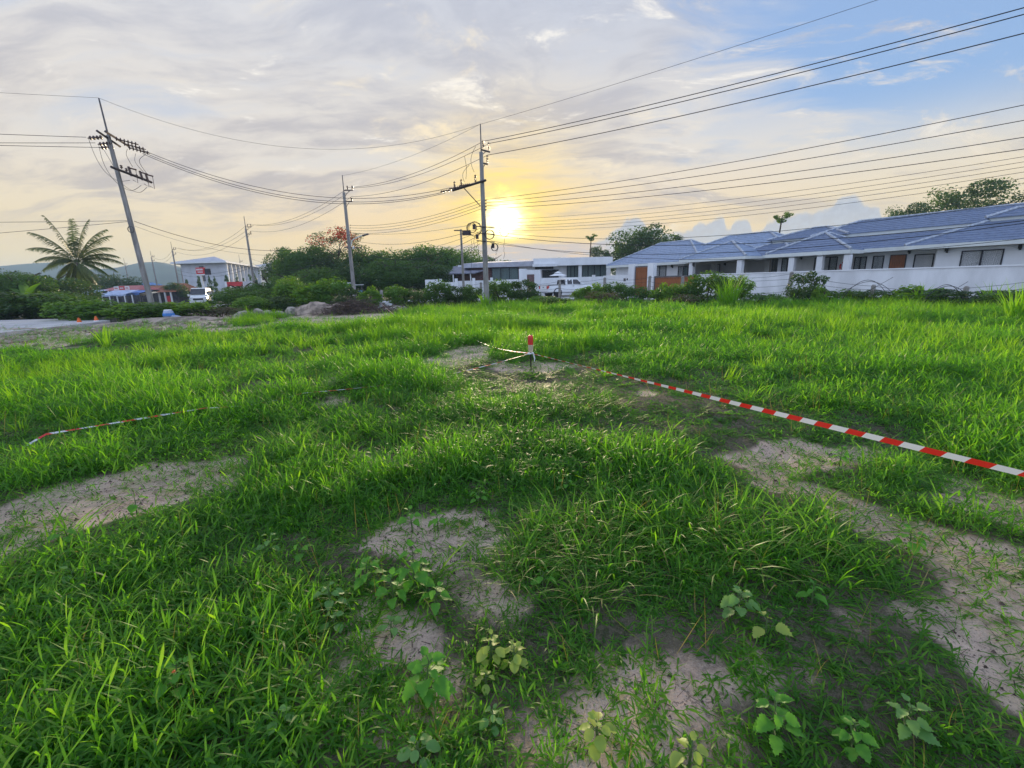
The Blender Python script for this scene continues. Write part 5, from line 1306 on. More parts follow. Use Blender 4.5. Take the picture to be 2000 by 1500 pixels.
def wires():
    C = lambda px, py, y=29.4: at(px, py, y)
    G1 = 'overhead cables running from the centre pole to the right edge'
    Q = (29.0, 5.5)
    for (px, py), e, l in (((944, 276), 15, 'topmost of the three thick cables crossing the upper right sky'), ((956, 280), 28, 'second of the three thick cables in the upper right sky, close under the top one'), ((952, 303), 65, 'lowest of the three thick cables in the upper right sky')): edge(l, C(px, py), Q, 2000, e, .6, .017, G1)
    edge('faint single wire from the tip of the centre pole to the top of the sky', C(937, 243), Q, 1900, -62, .4, .008, G1)
    for i, ((px, py), e) in enumerate((((947, 390), 205), ((947, 396), 235), ((947, 402), 268), ((947, 408), 291))):
        edge(('highest', 'second', 'third', 'lowest')[i] + ' of the four middle cables fanning right from the centre pole', C(px, py), Q, 2000, e, .75, .012, G1)
    for i, (py, e, s) in enumerate(((430, 306, 1.0), (436, 316, 1.15), (442, 326, 1.2), (446, 336, 1.25), (450, 348, 1.3))):
        edge(('top', 'second', 'third', 'fourth', 'bottom')[i] + ' line of the thin bundle passing low over the blue roofs', C(955, py), Q, 2000, e, s, .007, G1)
    for i, (py, e, s, r_) in enumerate(((452, 392, 2.2, .010), (458, 431, 2.0, .014), (474, 436, 2.35, .012), (470, 466, 2.5, .009))):
        edge(('highest', 'thickest', 'third', 'lowest') [i] + ' slack cable drooping from the centre pole across the blue roofs', C(958, py), Q, 2000, e, s, r_, G1)
    G2 = 'cables between the centre pole and the street lamp pole'
    P3 = lambda px, py: at(px, py, 42)
    for i, (a, b) in enumerate((((944, 276), (681, 366)), ((956, 280), (692, 367)), ((952, 303), (687, 384)))): span(('left', 'right', 'lower')[i] + ' high cable from the centre pole down to the street lamp pole', C(*a), P3(*b), .55, .014, G2)
    span('faint top wire between the tips of the centre pole and the street lamp pole', C(937, 243), P3(668, 343), .4, .008, G2)
    for i in range(4): span(('highest', 'second', 'third', 'lowest')[i] + ' of the four middle cables between centre pole and street lamp pole', C(940, 390 + 6 * i), P3(686, 440 + 5 * i), .5, .012, G2)
    for i, (a, b, s) in enumerate(((436, 456, .3), (446, 470, .6), (452, 483, .8), (458, 484, 1.3), (470, 485, 1.1), (476, 486, 1.6))): span(('top', 'second', 'third', 'fourth', 'fifth', 'bottom')[i] + ' of the slack wires passing the thin pole before the wood', C(938, a), P3(690, b), s, .009 + .003 * (i % 2), G2)
    P4 = lambda px, py: at(px, py, 64); P5 = lambda px, py: at(px, py, 95)
    G3 = 'cables along the receding row of poles'
    for i, (a, b, c) in enumerate((((681, 366), (484, 438), (340, 483)), ((692, 367), (496, 439), (347, 484)), ((687, 384), (492, 451), (345, 492)))):
        span(('left', 'right', 'lower')[i] + ' cable from the street lamp pole to the pole by the apartments', P3(*a), P4(*b), 1.1, .015, G3)
        span(('left', 'right', 'lower')[i] + ' cable between the pole by the apartments and the fourth pole', P4(*b), P5(*c), 1.7, .018, G3)
    for i, (a, b, s) in enumerate(((484, 505, 1.2), (485, 513, 1.5), (486, 520, 1.2), (492, 525, 1.2))): span(('top', 'second', 'third', 'bottom')[i] + ' of the slack lines in front of the dark wood', P3(680, a), P4(490, b), s, .012, G3)
    for i, (a, b, s) in enumerate(((518, 527, 1.0), (524, 534, 1.0))): span(('upper', 'lower')[i] + ' slack line in front of the apartment end wall', P4(488, a), P5(344, b), s, .018, G3)
    for i, (a, b) in enumerate(((483, 503), (492, 509))): span(('upper', 'lower')[i] + ' cable between the fourth pole and the distant pole', P5(340, a), at(300, b, 118), 1.3, .02, G3)
    G4 = 'cables of the big leaning pole'
    L = lambda px, py, y=25.5: at(px, py, y + 2.5)
    for i, (a, b) in enumerate((((262, 286), (878, 367)), ((272, 294), (872, 374)), ((278, 300), (870, 377)))): span(('top', 'middle', 'bottom')[i] + ' of three cables sagging between the leaning pole and the centre pole arm', L(*a, 26), at(*b, 31), 1.55, .014, G4)
    span('faint top wire between the tips of the leaning pole and the centre pole', L(192, 191, 24), C(937, 243), 1.9, .007, G4)
    QL = (-62, 22)
    for i, (a, e) in enumerate((((168, 268), 262), ((186, 279), 279), ((196, 288), 284))): edge(('top', 'middle', 'bottom')[i] + ' of three cables leaving the leaning pole to the left edge', L(*a, 23.4), QL, 0, e, .3, .013, G4)
    edge('faint top wire leaving the leaning pole tip to the left edge', L(192, 191, 24), QL, 0, 181, .3, .007, G4)
    edge('upper low cable from the leaning pole over the palm to the left', L(258, 431, 24), QL, 0, 434, .25, .011, G4); edge('lower low cable from the leaning pole across the palm crown to the left', L(258, 432, 24), QL, 0, 455, .5, .011, G4)
    span('low cable from the leaning pole passing the apartment pole to the street lamp pole', L(262, 432, 24), P3(684, 458), 1.5, .014, G4); span('thin low wire under the cable right of the leaning pole', L(264, 442, 24), P3(684, 462), 1.6, .007, G4)
    # coils of spare cable hung at the centre pole
    for i, (px, py, r_, l) in enumerate(((927, 447, .42, 'largest coil of spare cable left of the centre pole'), (921, 445, .30, 'smaller coil of spare cable left of the centre pole'), (956, 458, .28, 'coil of cable close on the right of the centre pole'), (985, 452, .30, 'loose cable loop hanging in front of the sun'), (966, 483, .22, 'orange-lit cable coil low on the right of the centre pole'))):
        q = at(px, py, 29.0); rd = random.Random(i); mb = MB()
        for k in range(3 if i != 3 else 1):
            ph = rd.uniform(0, 6); e = rd.uniform(.8, 1.1)
            mb.tube([(math.cos(ph + j * .35) * r_ * e, .04 * k, math.sin(ph + j * .35) * r_ * rd.uniform(.92, 1.05)) for j in range(19 if i != 3 else 14)], .014, 4)
        tag(mb.build('cable_coil', M['cable'], loc=q), l, 'cable coil', 'coils of spare cable at the centre pole')
    rd = random.Random(9)
    for i, (px, py, py1, l) in enumerate(((921, 470, 540, 'farthest left of the wires dangling beside the centre pole'), (933, 470, 505, 'short wire dangling close left of the centre pole'), (927, 460, 500, 'wire dangling below the coils left of the centre pole'), (985, 465, 505, 'wire dangling right of the centre pole under the sun'), (973, 475, 498, 'short wire dangling right of the centre pole'))):
        a, b = at(px, py, 29.1), at(px + rd.uniform(-4, 4), py1, 29.1)
        tag(MB().tube([a.lerp(b, k / 8) - a + Vector((rd.uniform(-.05, .05), rd.uniform(-.05, .05), 0)) for k in range(9)], .010, 4).build('hanging_wire', M['cable'], loc=a), l, 'wire', 'wires dangling at the centre pole')
wires()

# ------------------------------------------------------------------ fence along the far side of the field
def fence():
    f = empty('barbed_wire_fence', (0, 0, 0), 0, 'barbed wire fence on weathered concrete posts along the far edge of the field', 'fence')
    posts = [(772, 33, 1.5, 0), (850, 34, 1.5, 0), (941, 34, 1.55, .0), (1018, 35, 1.5, 0), (1093, 35.5, 1.58, .01), (1180, 33.5, 1.66, .0), (1266, 31, 1.70, .02), (1330, 29, 1.62, 0), (1398, 27, 1.62, .04), (1535, 24.6, 1.72, .10), (1700, 21.5, .95, 0), (1880, 18.8, .90, 0), (2040, 16.6, 1.2, 0), (2300, 13, 1.5, 0)]
    T = []
    for px, Y, h, ln in posts:
        x = X(px, Y); z = Z(x, Y); mb = MB(); mb.loft([[(a * .085, b * .085, -.3) for a, b in ((-1, -1), (1, -1), (1, 1), (-1, 1))], [(a * .07, b * .07, h) for a, b in ((-1, -1), (1, -1), (1, 1), (-1, 1))], [(a * .04, b * .04, h + .05) for a, b in ((-1, -1), (1, -1), (1, 1), (-1, 1))]])
        mb.build('post', M['concrete'], f, loc=(x, Y, z), rot=(0, ln, .4)); T.append((Vector((x, Y, z)), ln, h))
    a = T[2][0]; MB().tube([a + Vector((-1.1, -.2, 0)), a + Vector((0, 0, 1.2))], .05, 5).build('brace', M['bark'], f)
    rd = random.Random(5)
    for k in range(5):
        for (p, la, ha), (q, lb, hb_) in zip(T[:-1], T[1:]):
            fr = (.97, .80, .62, .42, .25)[k]
            A_ = p + Vector((la * ha * fr, -.09, ha * fr)); B_ = q + Vector((lb * hb_ * fr, -.09, hb_ * fr)); sg = rd.uniform(.03, .16)
            MB().tube([A_.lerp(B_, i / 8) - Vector((0, 0, 4 * sg * (i / 8) * (1 - i / 8))) for i in range(9)], .009, 3).build('strand', M['cable'], f)
    for i, (px, Y, w, h, l) in enumerate(((1690, 21, 2.6, .70, 'wide arch of loose black wire before the white wall'), (1845, 18.4, 1.9, .55, 'smaller arch of loose black wire before the white wall at right'))):
        x = X(px, Y); z = Z(x, Y); t = empty('loose_wire', (x, Y, z + .55), 0, l, 'wire', 'loose wire loops at the fence')
        for k in range(2):
            MB().tube([((j / 12 - .5) * w * (1 - .2 * k), .1 * k, math.sin(math.pi * j / 12) ** .8 * h * (1 + .1 * k) - .1) for j in range(13)], .012, 4).build('strand', M['cable'], t)
        MB().tube([(-w * .1, 0, 0), (w * .45, .1, h * 1.1)], .010, 4).build('strand', M['cable'], t)
    a = at(742, 592, 31); b = Vector((a.x, 31, Z(a.x, 31)))
    t = empty('broken_post', tuple(b), 0, 'broken white concrete post standing at the end of the tape', 'post')
    MB().loft([[(-.14, -.12, -.2), (.14, -.12, -.2), (.14, .12, -.2), (-.14, .12, -.2)], [(-.12, -.1, .62), (.12, -.1, .68), (.12, .1, .7), (-.12, .1, .6)]]).build('stump', M['white2'], t)
    MB().tube([(.10, .02, .5), (.16, .05, 1.15), (.18, .05, 1.25)], [.12, .11, .06], 7).build('upper_piece', M['concrete'], t)
    MB().box((.25, -.1, .35), (.75, .1, .55), Matrix.Rotation(R(18), 4, 'Y')).build('fallen_piece', M['white2'], t)
fence()

# ------------------------------------------------------------------ vehicles
def wheel(parent, x, y, r=.34, w=.22):
    side = 1 if y > 0 else -1
    wo = MB().lathe([(r * .55, -w / 2), (r * .95, -w / 2), (r, -w * .3), (r, w * .3), (r * .95, w / 2), (r * .55, w / 2)], 18, Rm((x, y, r), 0, 0, R(90))).build('wheel', M['rubber'], parent, smooth=False)
    mb = MB(); Mx = Rm((x, y, r), 0, 0, R(90)); mb.lathe([(r * .55, -w * .42), (r * .2, -w * .46), (.001, -w * .46)], 14, Mx); mb.lathe([(r * .55, w * .42), (r * .2, w * .46), (.001, w * .46)], 14, Mx); mb.build('rim', M['alloy'], wo)
def car_rings(st):
    out = []
    for x, zb, zt, wb, wt, wm in st:
        zm = zb + (zt - zb) * .45
        h = [(wb, zb), (wm, zb + .10 * (zt - zb)), (wm, zm), (wt, zt - .06), (wt - .08, zt)]
        out.append([Vector((x, y, z)) for y, z in h] + [Vector((x, -y, z)) for y, z in h[::-1]])
    return out
def van():
    Y = 58; p = at(396, 595, Y); z0 = p.z; t = empty('van', (p.x, Y, z0), 0, 'white high-roofed passenger van facing the field beside the hedge', 'van')
    t.rotation_euler = (0, 0, R(-90 + 26)); t.scale = (1, 1.04, .93)
    # x forward
    st = [(-2.55, .45, 2.10, .80, .72, .90), (-2.45, .32, 2.26, .84, .76, .94), (1.0, .30, 2.28, .84, .76, .94), (1.35, .30, 2.20, .84, .74, .94)]
    mb = MB(); mb.loft(car_rings(st)); mb.build('body', M['carwhite'], t, smooth=False)
    mb = MB(); mb.loft(car_rings([(1.352, .30, 2.19, .84, .73, .94), (1.75, .30, 1.62, .84, .76, .93), (2.30, .32, 1.12, .82, .80, .92), (2.55, .36, .98, .74, .70, .84)])); mb.build('bonnet', M['carwhite'], t)
    mb = MB(); mb.quad((1.42, -.70, 2.13), (1.42, .70, 2.13), (2.06, .78, 1.40), (2.06, -.78, 1.40)); o = mb.build('windscreen', M['darkglass'], t); o.location = (.035, 0, .035)
    for s in (-1, 1):
        mb = MB(); mb.box((.35, s * .90 - .06, 1.22), (1.30, s * .90 + .005 * s + .06, 1.78)); mb.build('window', M['darkglass'], t)
        for a, b in ((-.85, .22), (-2.2, -.98)): MB().box((a, s * .90 - .06, 1.22), (b, s * .90 + .06, 1.82)).build('window', M['darkglass'], t)
        MB().box((1.5, s * 1.02 - .10, 1.20), (1.62, s * 1.02 + .10, 1.48)).build('mirror', M['carwhite'], t)
        MB().box((2.34, s * .66 - .2, .86), (2.52, s * .66 + .17, 1.04)).build('headlight', M['headlamp'], t)
        for x in (1.65, -1.5): wheel(t, x, s * .80)
    MB().box((2.50, -.50, .70), (2.60, .50, .92)).build('grille', M['black'], t); MB().box((2.45, -.86, .36), (2.63, .86, .60)).build('bumper', M['carwhite'], t)
    MB().box((2.632, -.24, .44), (2.645, .24, .56)).build('number_plate', M['whitesign'], t); MB().box((2.60, -.34, .83), (2.615, .34, .86)).build('trim_bar', M['chrome'], t)
    # pale barrier board by the van
    q = at(420, 596, 54); b = empty('board', (q.x, 54, Z(q.x, 54)), R(20), 'pale upright board standing just right of the van', 'board')
    MB().loft([[(-.25, -.03, 0), (.25, -.03, 0), (.25, .03, 0), (-.25, .03, 0)], [(-.25, -.03, 1.2), (.25, -.03, 1.2), (.25, .03, 1.2), (-.25, .03, 1.2)], [(-.12, -.03, 1.45), (.12, -.03, 1.45), (.12, .03, 1.45), (-.12, .03, 1.45)]]).build('panel', M['wallgrey'], b)
van()
def pickup():
    Y = 43.5; p = at(1107, 580, Y); t = empty('pickup_truck', (p.x, Y, .04), R(24), 'white pickup truck parked before the white wall, tail towards the field', 'pickup truck')
    st = lambda r_: r_
    mb = MB(); mb.loft(car_rings([(-2.55, .55, 1.08, .74, .80, .84), (-2.45, .48, 1.12, .78, .84, .88), (-.6, .42, 1.12, .78, .84, .90), (1.2, .42, 1.12, .78, .82, .90), (2.2, .42, 1.05, .76, .74, .88), (2.55, .48, .92, .64, .62, .78)])); mb.build('body', M['carwhite'], t)
    mb = MB(); mb.loft([[Vector((x, y, z)) for y, z in ((-w, zb), (-w2, zt), (w2, zt), (w, zb))] for x, zb, zt, w, w2 in ((-.62, 1.10, 1.14, .82, .80), (-.50, 1.10, 1.66, .82, .64), (-.1, 1.10, 1.73, .82, .64), (.7, 1.10, 1.70, .82, .64), (1.55, 1.08, 1.12, .80, .76))]); mb.build('cab', M['carwhite'], t)
    for s in (-1, 1):
        for a, b in ((-.42, .12), (.20, .72)):
            z0, z1 = 1.17, 1.60; k = lambda z: .82 - (.82 - .64) * (z - 1.10) / .60 + .006
            mb = MB(); x1 = b if b < .5 else b + .45
            mb.quad((a, s * k(z0), z0), (x1, s * k(z0), z0), (b, s * k(z1), z1), (a + .05, s * k(z1), z1)); mb.build('window', M['darkglass'], t)
        MB().box((.95, s * .98 - .1, 1.18), (1.1, s * .98 + .1, 1.36)).build('mirror', M['carwhite'], t)
        MB().box((-2.575, s * .76 - .10, .80), (-2.40, s * .76 + .135, 1.08)).build('tail_lamp', M['redlamp'], t)
        MB().box((.10, s * .905 - .012, .98), (.28, s * .905 + .012, 1.02)).build('door_handle', M['black'], t)
        for x in (1.62, -1.52):
            wheel(t, x, s * .77, .37); MB().lathe([(.38, -.03), (.45, -.03), (.45, .03), (.38, .03)], 16, Rm((x, s * .885, .42), 0, 0, R(90)), False).build('wheel_arch', M['black'], t)
    for s in (-1, 1): MB().box((-2.5, s * .84 - .03, 1.121), (-.66, s * .84 + .03, 1.16)).build('bed_rail', M['black'], t)
    MB().box((-2.62, -.72, .44), (-2.5, .72, .56)).build('bumper', M['chrome'], t); MB().box((-2.585, -.1, .92), (-2.56, .1, .98)).build('handle', M['black'], t)
    MB().tube([(-.66, -.7, 1.13), (-.70, -.55, 1.55), (-.70, .55, 1.55), (-.66, .7, 1.13)], .03, 6).build('roll_bar', M['black'], t)
    MB().quad((-.60, -.58, 1.60), (-.60, .58, 1.60), (-.625, .72, 1.2), (-.625, -.72, 1.2)).build('rear_window', M['darkglass'], t)
    MB().box((-2.42, -.70, .40), (2.3, .70, .46)).build('underbody', M['black'], t)
pickup()

# ------------------------------------------------------------------ marker peg and barrier tape
PEG = gs(1037, 722)
KNOT = at(1037, 690, PEG.y)
def peg():
    t = empty('marker_peg', tuple(PEG), 0, 'rusty survey peg capped with a red and cream plastic bottle', 'marker peg')
    MB().tube([(0, 0, -.2), (0, 0, .56)], .014, 7).build('rod', M['rebar'], t)
    MB().lathe([(.012, .33), (.035, .335), (.046, .36), (.047, .49)], 14, cap=False).build('lower_wrap', M['cream'], t, smooth=True)
    MB().lathe([(.049, .47), (.050, .60), (.046, .625), (.030, .645), (.001, .65)], 14, cap=False).build('cap', M['redcap'], t, smooth=True)
    MB().tube([(.05 * math.cos(k), .05 * math.sin(k), KNOT.z - PEG.z + .006 * math.sin(k * 1.7)) for k in [i * .5 for i in range(26)]], .012, 5).build('knot', M['whitesign'], t)
    MB().tube([(.045, -.03, KNOT.z - PEG.z), (.07, -.05, KNOT.z - PEG.z - .09), (.06, -.05, KNOT.z - PEG.z - .15)], [.014, .011, .006], 5).build('loose_end', M['whitesign'], t)
peg()
def tape(label, pts, width, twist):
    """printed plastic tape: strip of real width along pts, turned by twist(u) about its length (0 = standing on edge)"""
    pts = [Vector(p) for p in pts]; S_ = [0]
    for a, b in zip(pts[:-1], pts[1:]): S_.append(S_[-1] + (b - a).length)
    mb = MB(); uv = []; n = len(pts); fl = []
    for i, p in enumerate(pts):
        tg = (pts[min(i + 1, n - 1)] - pts[max(0, i - 1)]).normalized(); side = tg.cross(Vector((0, 0, 1))).normalized(); up = side.cross(tg)
        a = twist(i / (n - 1)); w = up * math.cos(a) + side * math.sin(a); wd = width(i / (n - 1)) if callable(width) else width; mb.v += [tuple(p - w * wd / 2), tuple(p + w * wd / 2)]
    for i in range(n - 1): mb.f.append((2 * i, 2 * i + 2, 2 * i + 3, 2 * i + 1)); fl += [(S_[i], 0), (S_[i + 1], 0), (S_[i + 1], 1), (S_[i], 1)]
    me = mb.mesh('barrier_tape', M['tape']); l = me.uv_layers.new(name='UVMap')
    for k, c in enumerate(fl): l.data[k].uv = c
    tag(link('barrier_tape', me), label, 'barrier tape', 'red and white barrier tapes tied to the peg')
def tapes():
    E = at(2000, 925, 2.4); A_ = KNOT; d = (E - A_); B_ = E + d * .45
    n = 90; tape('barrier tape with bold red and white stripes running out to the right edge', [A_.lerp(B_, i / n) - Vector((0, 0, .01 * (i / n) * (1 - i / n) - .05 * max(0, i / n - .69))) for i in range(n + 1)], .050, lambda u: R(58 - 30 * min(1, u * 1.6)) + .25 * math.sin(u * 9))
    g1 = gs(912, 655, .22); g2 = gs(778, 622, .05); g3 = at(741, 590, 30.8)
    P = [A_.lerp(g1, i / 24) - Vector((0, 0, .10 * math.sin(math.pi * i / 24))) for i in range(25)] + [g1.lerp(g2, i / 20) - Vector((0, 0, .22 * math.sin(math.pi * i / 20))) for i in range(1, 21)] + [g2.lerp(g3, i / 14) for i in range(1, 15)]
    tape('twisted barrier tape running away from the peg to the broken white post', P, .028, lambda u: R(60) + u * 3)
    h1 = gs(590, 768, .10); h2 = gs(400, 797, .17); h3 = gs(90, 848, .13); h4 = h3 + (h3 - h2) * .30; h4.z -= .22
    P = [A_.lerp(h1, i / 40) - Vector((0, 0, .12 * math.sin(math.pi * i / 40))) for i in range(41)] + [h1.lerp(h2, i / 16) - Vector((0, 0, .05 * math.sin(math.pi * i / 16))) for i in range(1, 17)] + [h2.lerp(h3, i / 20) for i in range(1, 21)] + [h3.lerp(h4, i / 10) for i in range(1, 11)]
    tape('barrier tape sagging into the grass towards the lower left', P, lambda u: .015 + .011 * max(0, min(1, (u - .5) * 6)), lambda u: R(80) - max(0, u - .5) * .9 + .2 * math.sin(u * 40))
tapes()

# ------------------------------------------------------------------ heaps, rocks and odds on the dirt strip
def lump(rx, ry, rz, seed, n=14, m=9, rough=.25):
    mb = MB(); r = random.Random(seed); off = r.uniform(0, 99)
    for j in range(m + 1):
        ph = math.pi * (j / m) * .5 if False else math.pi * j / m
        for i in range(n):
            th = 2 * math.pi * i / n; d = Vector((math.sin(ph) * math.cos(th), math.sin(ph) * math.sin(th), math.cos(ph)))
            k = 1 + rough * 2 * (float(fbm(np.array([d.x * 1.6 + off + d.z]), np.array([d.y * 1.6 + off]), 1.0, seed, 3)[0]) - .5)
            mb.v.append((d.x * rx * k, d.y * ry * k, d.z * rz * k))
    for j in range(m):
        for i in range(n): mb.f.append((j * n + i, (j + 1) * n + i, (j + 1) * n + (i + 1) % n, j * n + (i + 1) % n))
    return mb
def dirt():
    for i, (px, py, Y, rx, rz, l) in enumerate(((478, 617, 25.8, .62, .24, 'largest flat pale rock at the left of the rock row'), (523, 609, 27.5, .35, .20, 'grey rock half hidden under the dark shrub'), (502, 600, 28.6, .42, .26, 'pale rock lying up among the low bright shrubs'), (532, 615, 26, .22, .15, 'small pale stone in the middle of the rock row'), (547, 615, 26.2, .42, .20, 'pale rounded rock right of the small stone'), (570, 606, 27.6, .42, .34, 'upright pale rock by the bright tall shrub'), (584, 604, 28, .36, .28, 'rock leaning against the upright pale rock'), (590, 611, 26.8, .42, .34, 'large rock at the left foot of the sand heap'), (638, 603, 27.5, .32, .42, 'broken slab standing on the right of the sand heap'), (8, 668, 19.6, .34, .16, 'clod of rubble at the left edge by the road'), (770, 604, 28.5, .9, .22, 'low grey boulder behind the end of the tape'))):
        p = at(px, py, Y); z = Z(p.x, Y); tag(lump(rx, rx * .75, rz, 40 + i, 11, 7, .3).build('rock', M['rock'], smooth=False, loc=(p.x, Y, z + rz * .3), rot=(0, 0, i * 1.3)), l, 'rock', 'pale rocks along the field edge')
    for i, (px, Y, rx, ry, rz, l) in enumerate(((618, 26.8, 1.25, .9, .78, 'steep heap of pinkish sand left of the dead branches'), (655, 26.6, .8, .7, .55, 'smaller soil heap against the dead branches'), (95, 20.0, 1.9, .9, .22, 'long low brown soil mound beside the road'), (215, 22.0, 1.7, .8, .16, 'low soil mound at the end of the concrete road'), (330, 23.6, 2.4, .9, .20, 'flat soil mound under the blue bag'), (30, 19.0, 1.2, .7, .16, 'soil mound at the left edge of the picture'))):
        x = X(px, Y); tag(lump(rx, ry, rz, 80 + i, 26, 12, .35).build('soil_heap', M['dirt'], smooth=True, loc=(x, Y, Z(x, Y) - .02)), l, 'soil heap', 'soil heaps along the dirt strip')
    # rubble nobody could count
    r = np.random.default_rng(3); mb = MB()
    for k in range(420):
        px = r.uniform(-20, 460); c = np.interp(px, [0, 200, 430], [672, 643, 627]); py = c + r.normal(0, 7)
        p = gp(px, py); s = r.uniform(.02, .09) * (1.6 if r.uniform() < .08 else 1); z = Z(p.x, p.y)
        mb.box((-s, -s * .7, -s * .3), (s, s * .7, s * .8), Matrix.Translation((p.x, p.y, z)) @ Matrix.Rotation(r.uniform(0, 3), 4, 'Z') @ Matrix.Rotation(r.uniform(-.6, .6), 4, 'X') @ Matrix.Rotation(r.uniform(-.6, .6), 4, 'Y'))
    tag(mb.build('rubble', M['dirt']), 'loose clods and rubble strewn over the dirt strip', 'rubble', kind='stuff')
    # dead branch heap
    Y = 25.6; x = X(690, Y); t = empty('branch_heap', (x, Y, Z(x, Y)), 0, 'wide dark heap of dead branches at the edge of the field', 'branch heap'); rd = random.Random(8)
    for g_ in range(3):
        mb = MB()
        for k in range(230):
            cx = rd.gauss(0, .85); cy_ = rd.uniform(-.6, .7); hz = max(.05, .75 * math.exp(-(cx / 1.25) ** 2)) * rd.uniform(.05, 1)
            a = rd.uniform(0, 6.3); L = rd.uniform(.35, 1.2); dz = rd.uniform(-.25, .35)
            p = Vector((cx, cy_, hz)); q = p + Vector((math.cos(a) * L, math.sin(a) * L * .6, dz)); q.z = max(.02, q.z); mm = (p + q) / 2 + Vector((rd.uniform(-.1, .1), 0, rd.uniform(-.1, .12)))
            r0 = rd.choice((.006, .008, .012, .02)); mb.tube([p, mm, q], [r0, r0 * .8, r0 * .4], 3)
        mb.build('branches', M['twig'], t)
    leaf_ = leaf_cloud('dead_leaves', M['leaf_dry'], 1500, (1.5, .7, .42), 24, .10, 77, hollow=.1); link('dead_leaves', leaf_, t, loc=(-.1, 0, .32))
    # small branch scrap near the broken post
    Y = 27; x = X(765, Y); t = empty('branch_heap', (x, Y, Z(x, Y)), 0, 'small scatter of bare grey branches below the broken white post', 'branch heap'); mb = MB()
    for k in range(60):
        a = rd.uniform(0, 6.3); L = rd.uniform(.3, .9); p = Vector((rd.gauss(0, .5), rd.uniform(-.3, .3), rd.uniform(.02, .35))); q = p + Vector((math.cos(a) * L, math.sin(a) * L * .5, rd.uniform(-.1, .4))); q.z = max(q.z, .02)
        mb.tube([p, (p + q) / 2 + Vector((0, 0, rd.uniform(-.05, .12))), q], [.014, .01, .004], 3)
    mb.build('branches', M['twig'], t)
    # blue and white sack
    p = gp(332, 627); t = empty('sack', (p.x, p.y, Z(p.x, p.y) + .17), 0, 'pale blue and white plastic sack standing on the dirt mound', 'sack')
    mb = MB(); mb.loft([[Vector((math.cos(a) * w * .26, math.sin(a) * w * .18, z)) for a in [k * math.pi / 6 + .03 * math.sin(k * 5) for k in range(12)]] for z, w in ((0, .9), (.05, 1.1), (.14, 1.08), (.22, 1.0), (.29, .95), (.33, .8))]); mb.build('body', M['tarppale'], t, smooth=True)
    MB().loft([[Vector((math.cos(k * math.pi / 6) * w * .27, math.sin(k * math.pi / 6) * w * .19, z)) for k in range(12)] for z, w in ((.06, 1.11), (.11, 1.13), (.20, 1.04))], False).build('blue_print', M['blue'], t, smooth=True)
    MB().loft([[Vector((math.cos(k * math.pi / 6) * w * .25, math.sin(k * math.pi / 6) * w * .17, z)) for k in range(12)] for z, w in ((.331, .82), (.36, .9), (.39, .6))]).build('rim', M['whitesign'], t, smooth=True)
    MB().loft([[(.22, -.15, .0), (.62, -.25, .0), (.6, .1, .0), (.24, .12, .0)], [(.25, -.12, .10), (.52, -.2, .05), (.5, .06, .05), (.26, .1, .1)]]).build('loose_flap', M['tarppale'], t)
    for px, py, l in ((157, 637, 'orange cone with a white foot at the end of the concrete road'), (190, 633, 'farther orange cone by the low concrete kerb')):
        p = gp(px, py); t = empty('traffic_cone', (p.x, p.y, max(Z(p.x, p.y), .0) + (.0 if px < 160 else 0)), .3, l, 'traffic cone', 'orange cones by the road')
        MB().lathe([(.15, .03), (.10, .20), (.035, .40), (.028, .41)], 12).build('cone', M['orange'], t, smooth=True); MB().box((-.19, -.19, 0), (.19, .19, .029)).build('base', M['white2'], t)
        MB().lathe([(.128, .11), (.106, .19)], 12, cap=False).build('band', M['whitesign'], t)
    a, b = gp(160, 638), gp(218, 627); v = b - a; t = empty('kerb', (a.x, a.y, Z(a.x, a.y)), math.atan2(v.y, v.x), 'grey concrete kerb beam lying beside the end of the road', 'kerb'); L = v.length
    for k in range(3): MB().box((L * k / 3 + .01, -.1, -.05), (L * (k + 1) / 3 - .01, .1, .16)).build('kerb_stone', M['concrete'], t)
    Y = 24.2; x = X(206, Y); v = empty('concrete_beam', (x, Y, Z(x, Y)), .1, 'low grey concrete drain edge in front of the hedge', 'beam'); MB().box((-.4, -.1, 0), (.5, .1, .28)).build('beam', M['concrete'], v)
dirt()

# ------------------------------------------------------------------ broadleaf weeds in the foreground
def leaf_mesh(name, kind, m, fold=.25, droop=.5, seed=0):
    r = random.Random(seed); n = 13 if kind == 'serrated' else 9; L = []; Rr = []; Mid = []
    for i in range(n + 1):
        s = i / n
        if kind == 'serrated': w = .38 * (math.sin(math.pi * (s ** .60)) ** .85) + (.05 if i % 2 else -.03) * (1 if 0 < i < n else 0); w = max(.004, w)
        elif kind == 'round': w = .42 * math.sin(math.pi * min(1, s * .94 + .05)) ** .6
        else: w = .27 * math.sin(math.pi * min(1, s * .95 + .04)) ** .8
        if i == n: w = .004
        z = -droop * s * s * .35; k = .03 * math.sin(s * 14)
        Mid.append((s, 0, z)); L.append((s + (.02 if i % 2 else 0), w, z + w * fold + k)); Rr.append((s + (.02 if i % 2 else 0), -w, z + w * fold - k))
    mb = MB(); mb.v = L + Mid + Rr
    for i in range(n): mb.f += [(i, i + n + 1, i + n + 2, i + 1), (i + n + 1, i + 2 * n + 2, i + 2 * n + 3, i + n + 2)]
    me = mb.mesh(name, m, True); me.attributes.new('hue', 'FLOAT', 'POINT').data.foreach_set('value', np.full(len(mb.v), r.uniform(.1, .9), np.float32)); return me
LEAF = {}
for kd in ('serrated', 'round', 'long'):
    for mk in ('weed', 'weed_yellow', 'weed_pale'):
        for q in range(3): LEAF[kd, mk, q] = leaf_mesh('leaf', kd, M[mk], .2 + .15 * q, .3 + .3 * q, q * 7 + len(mk))
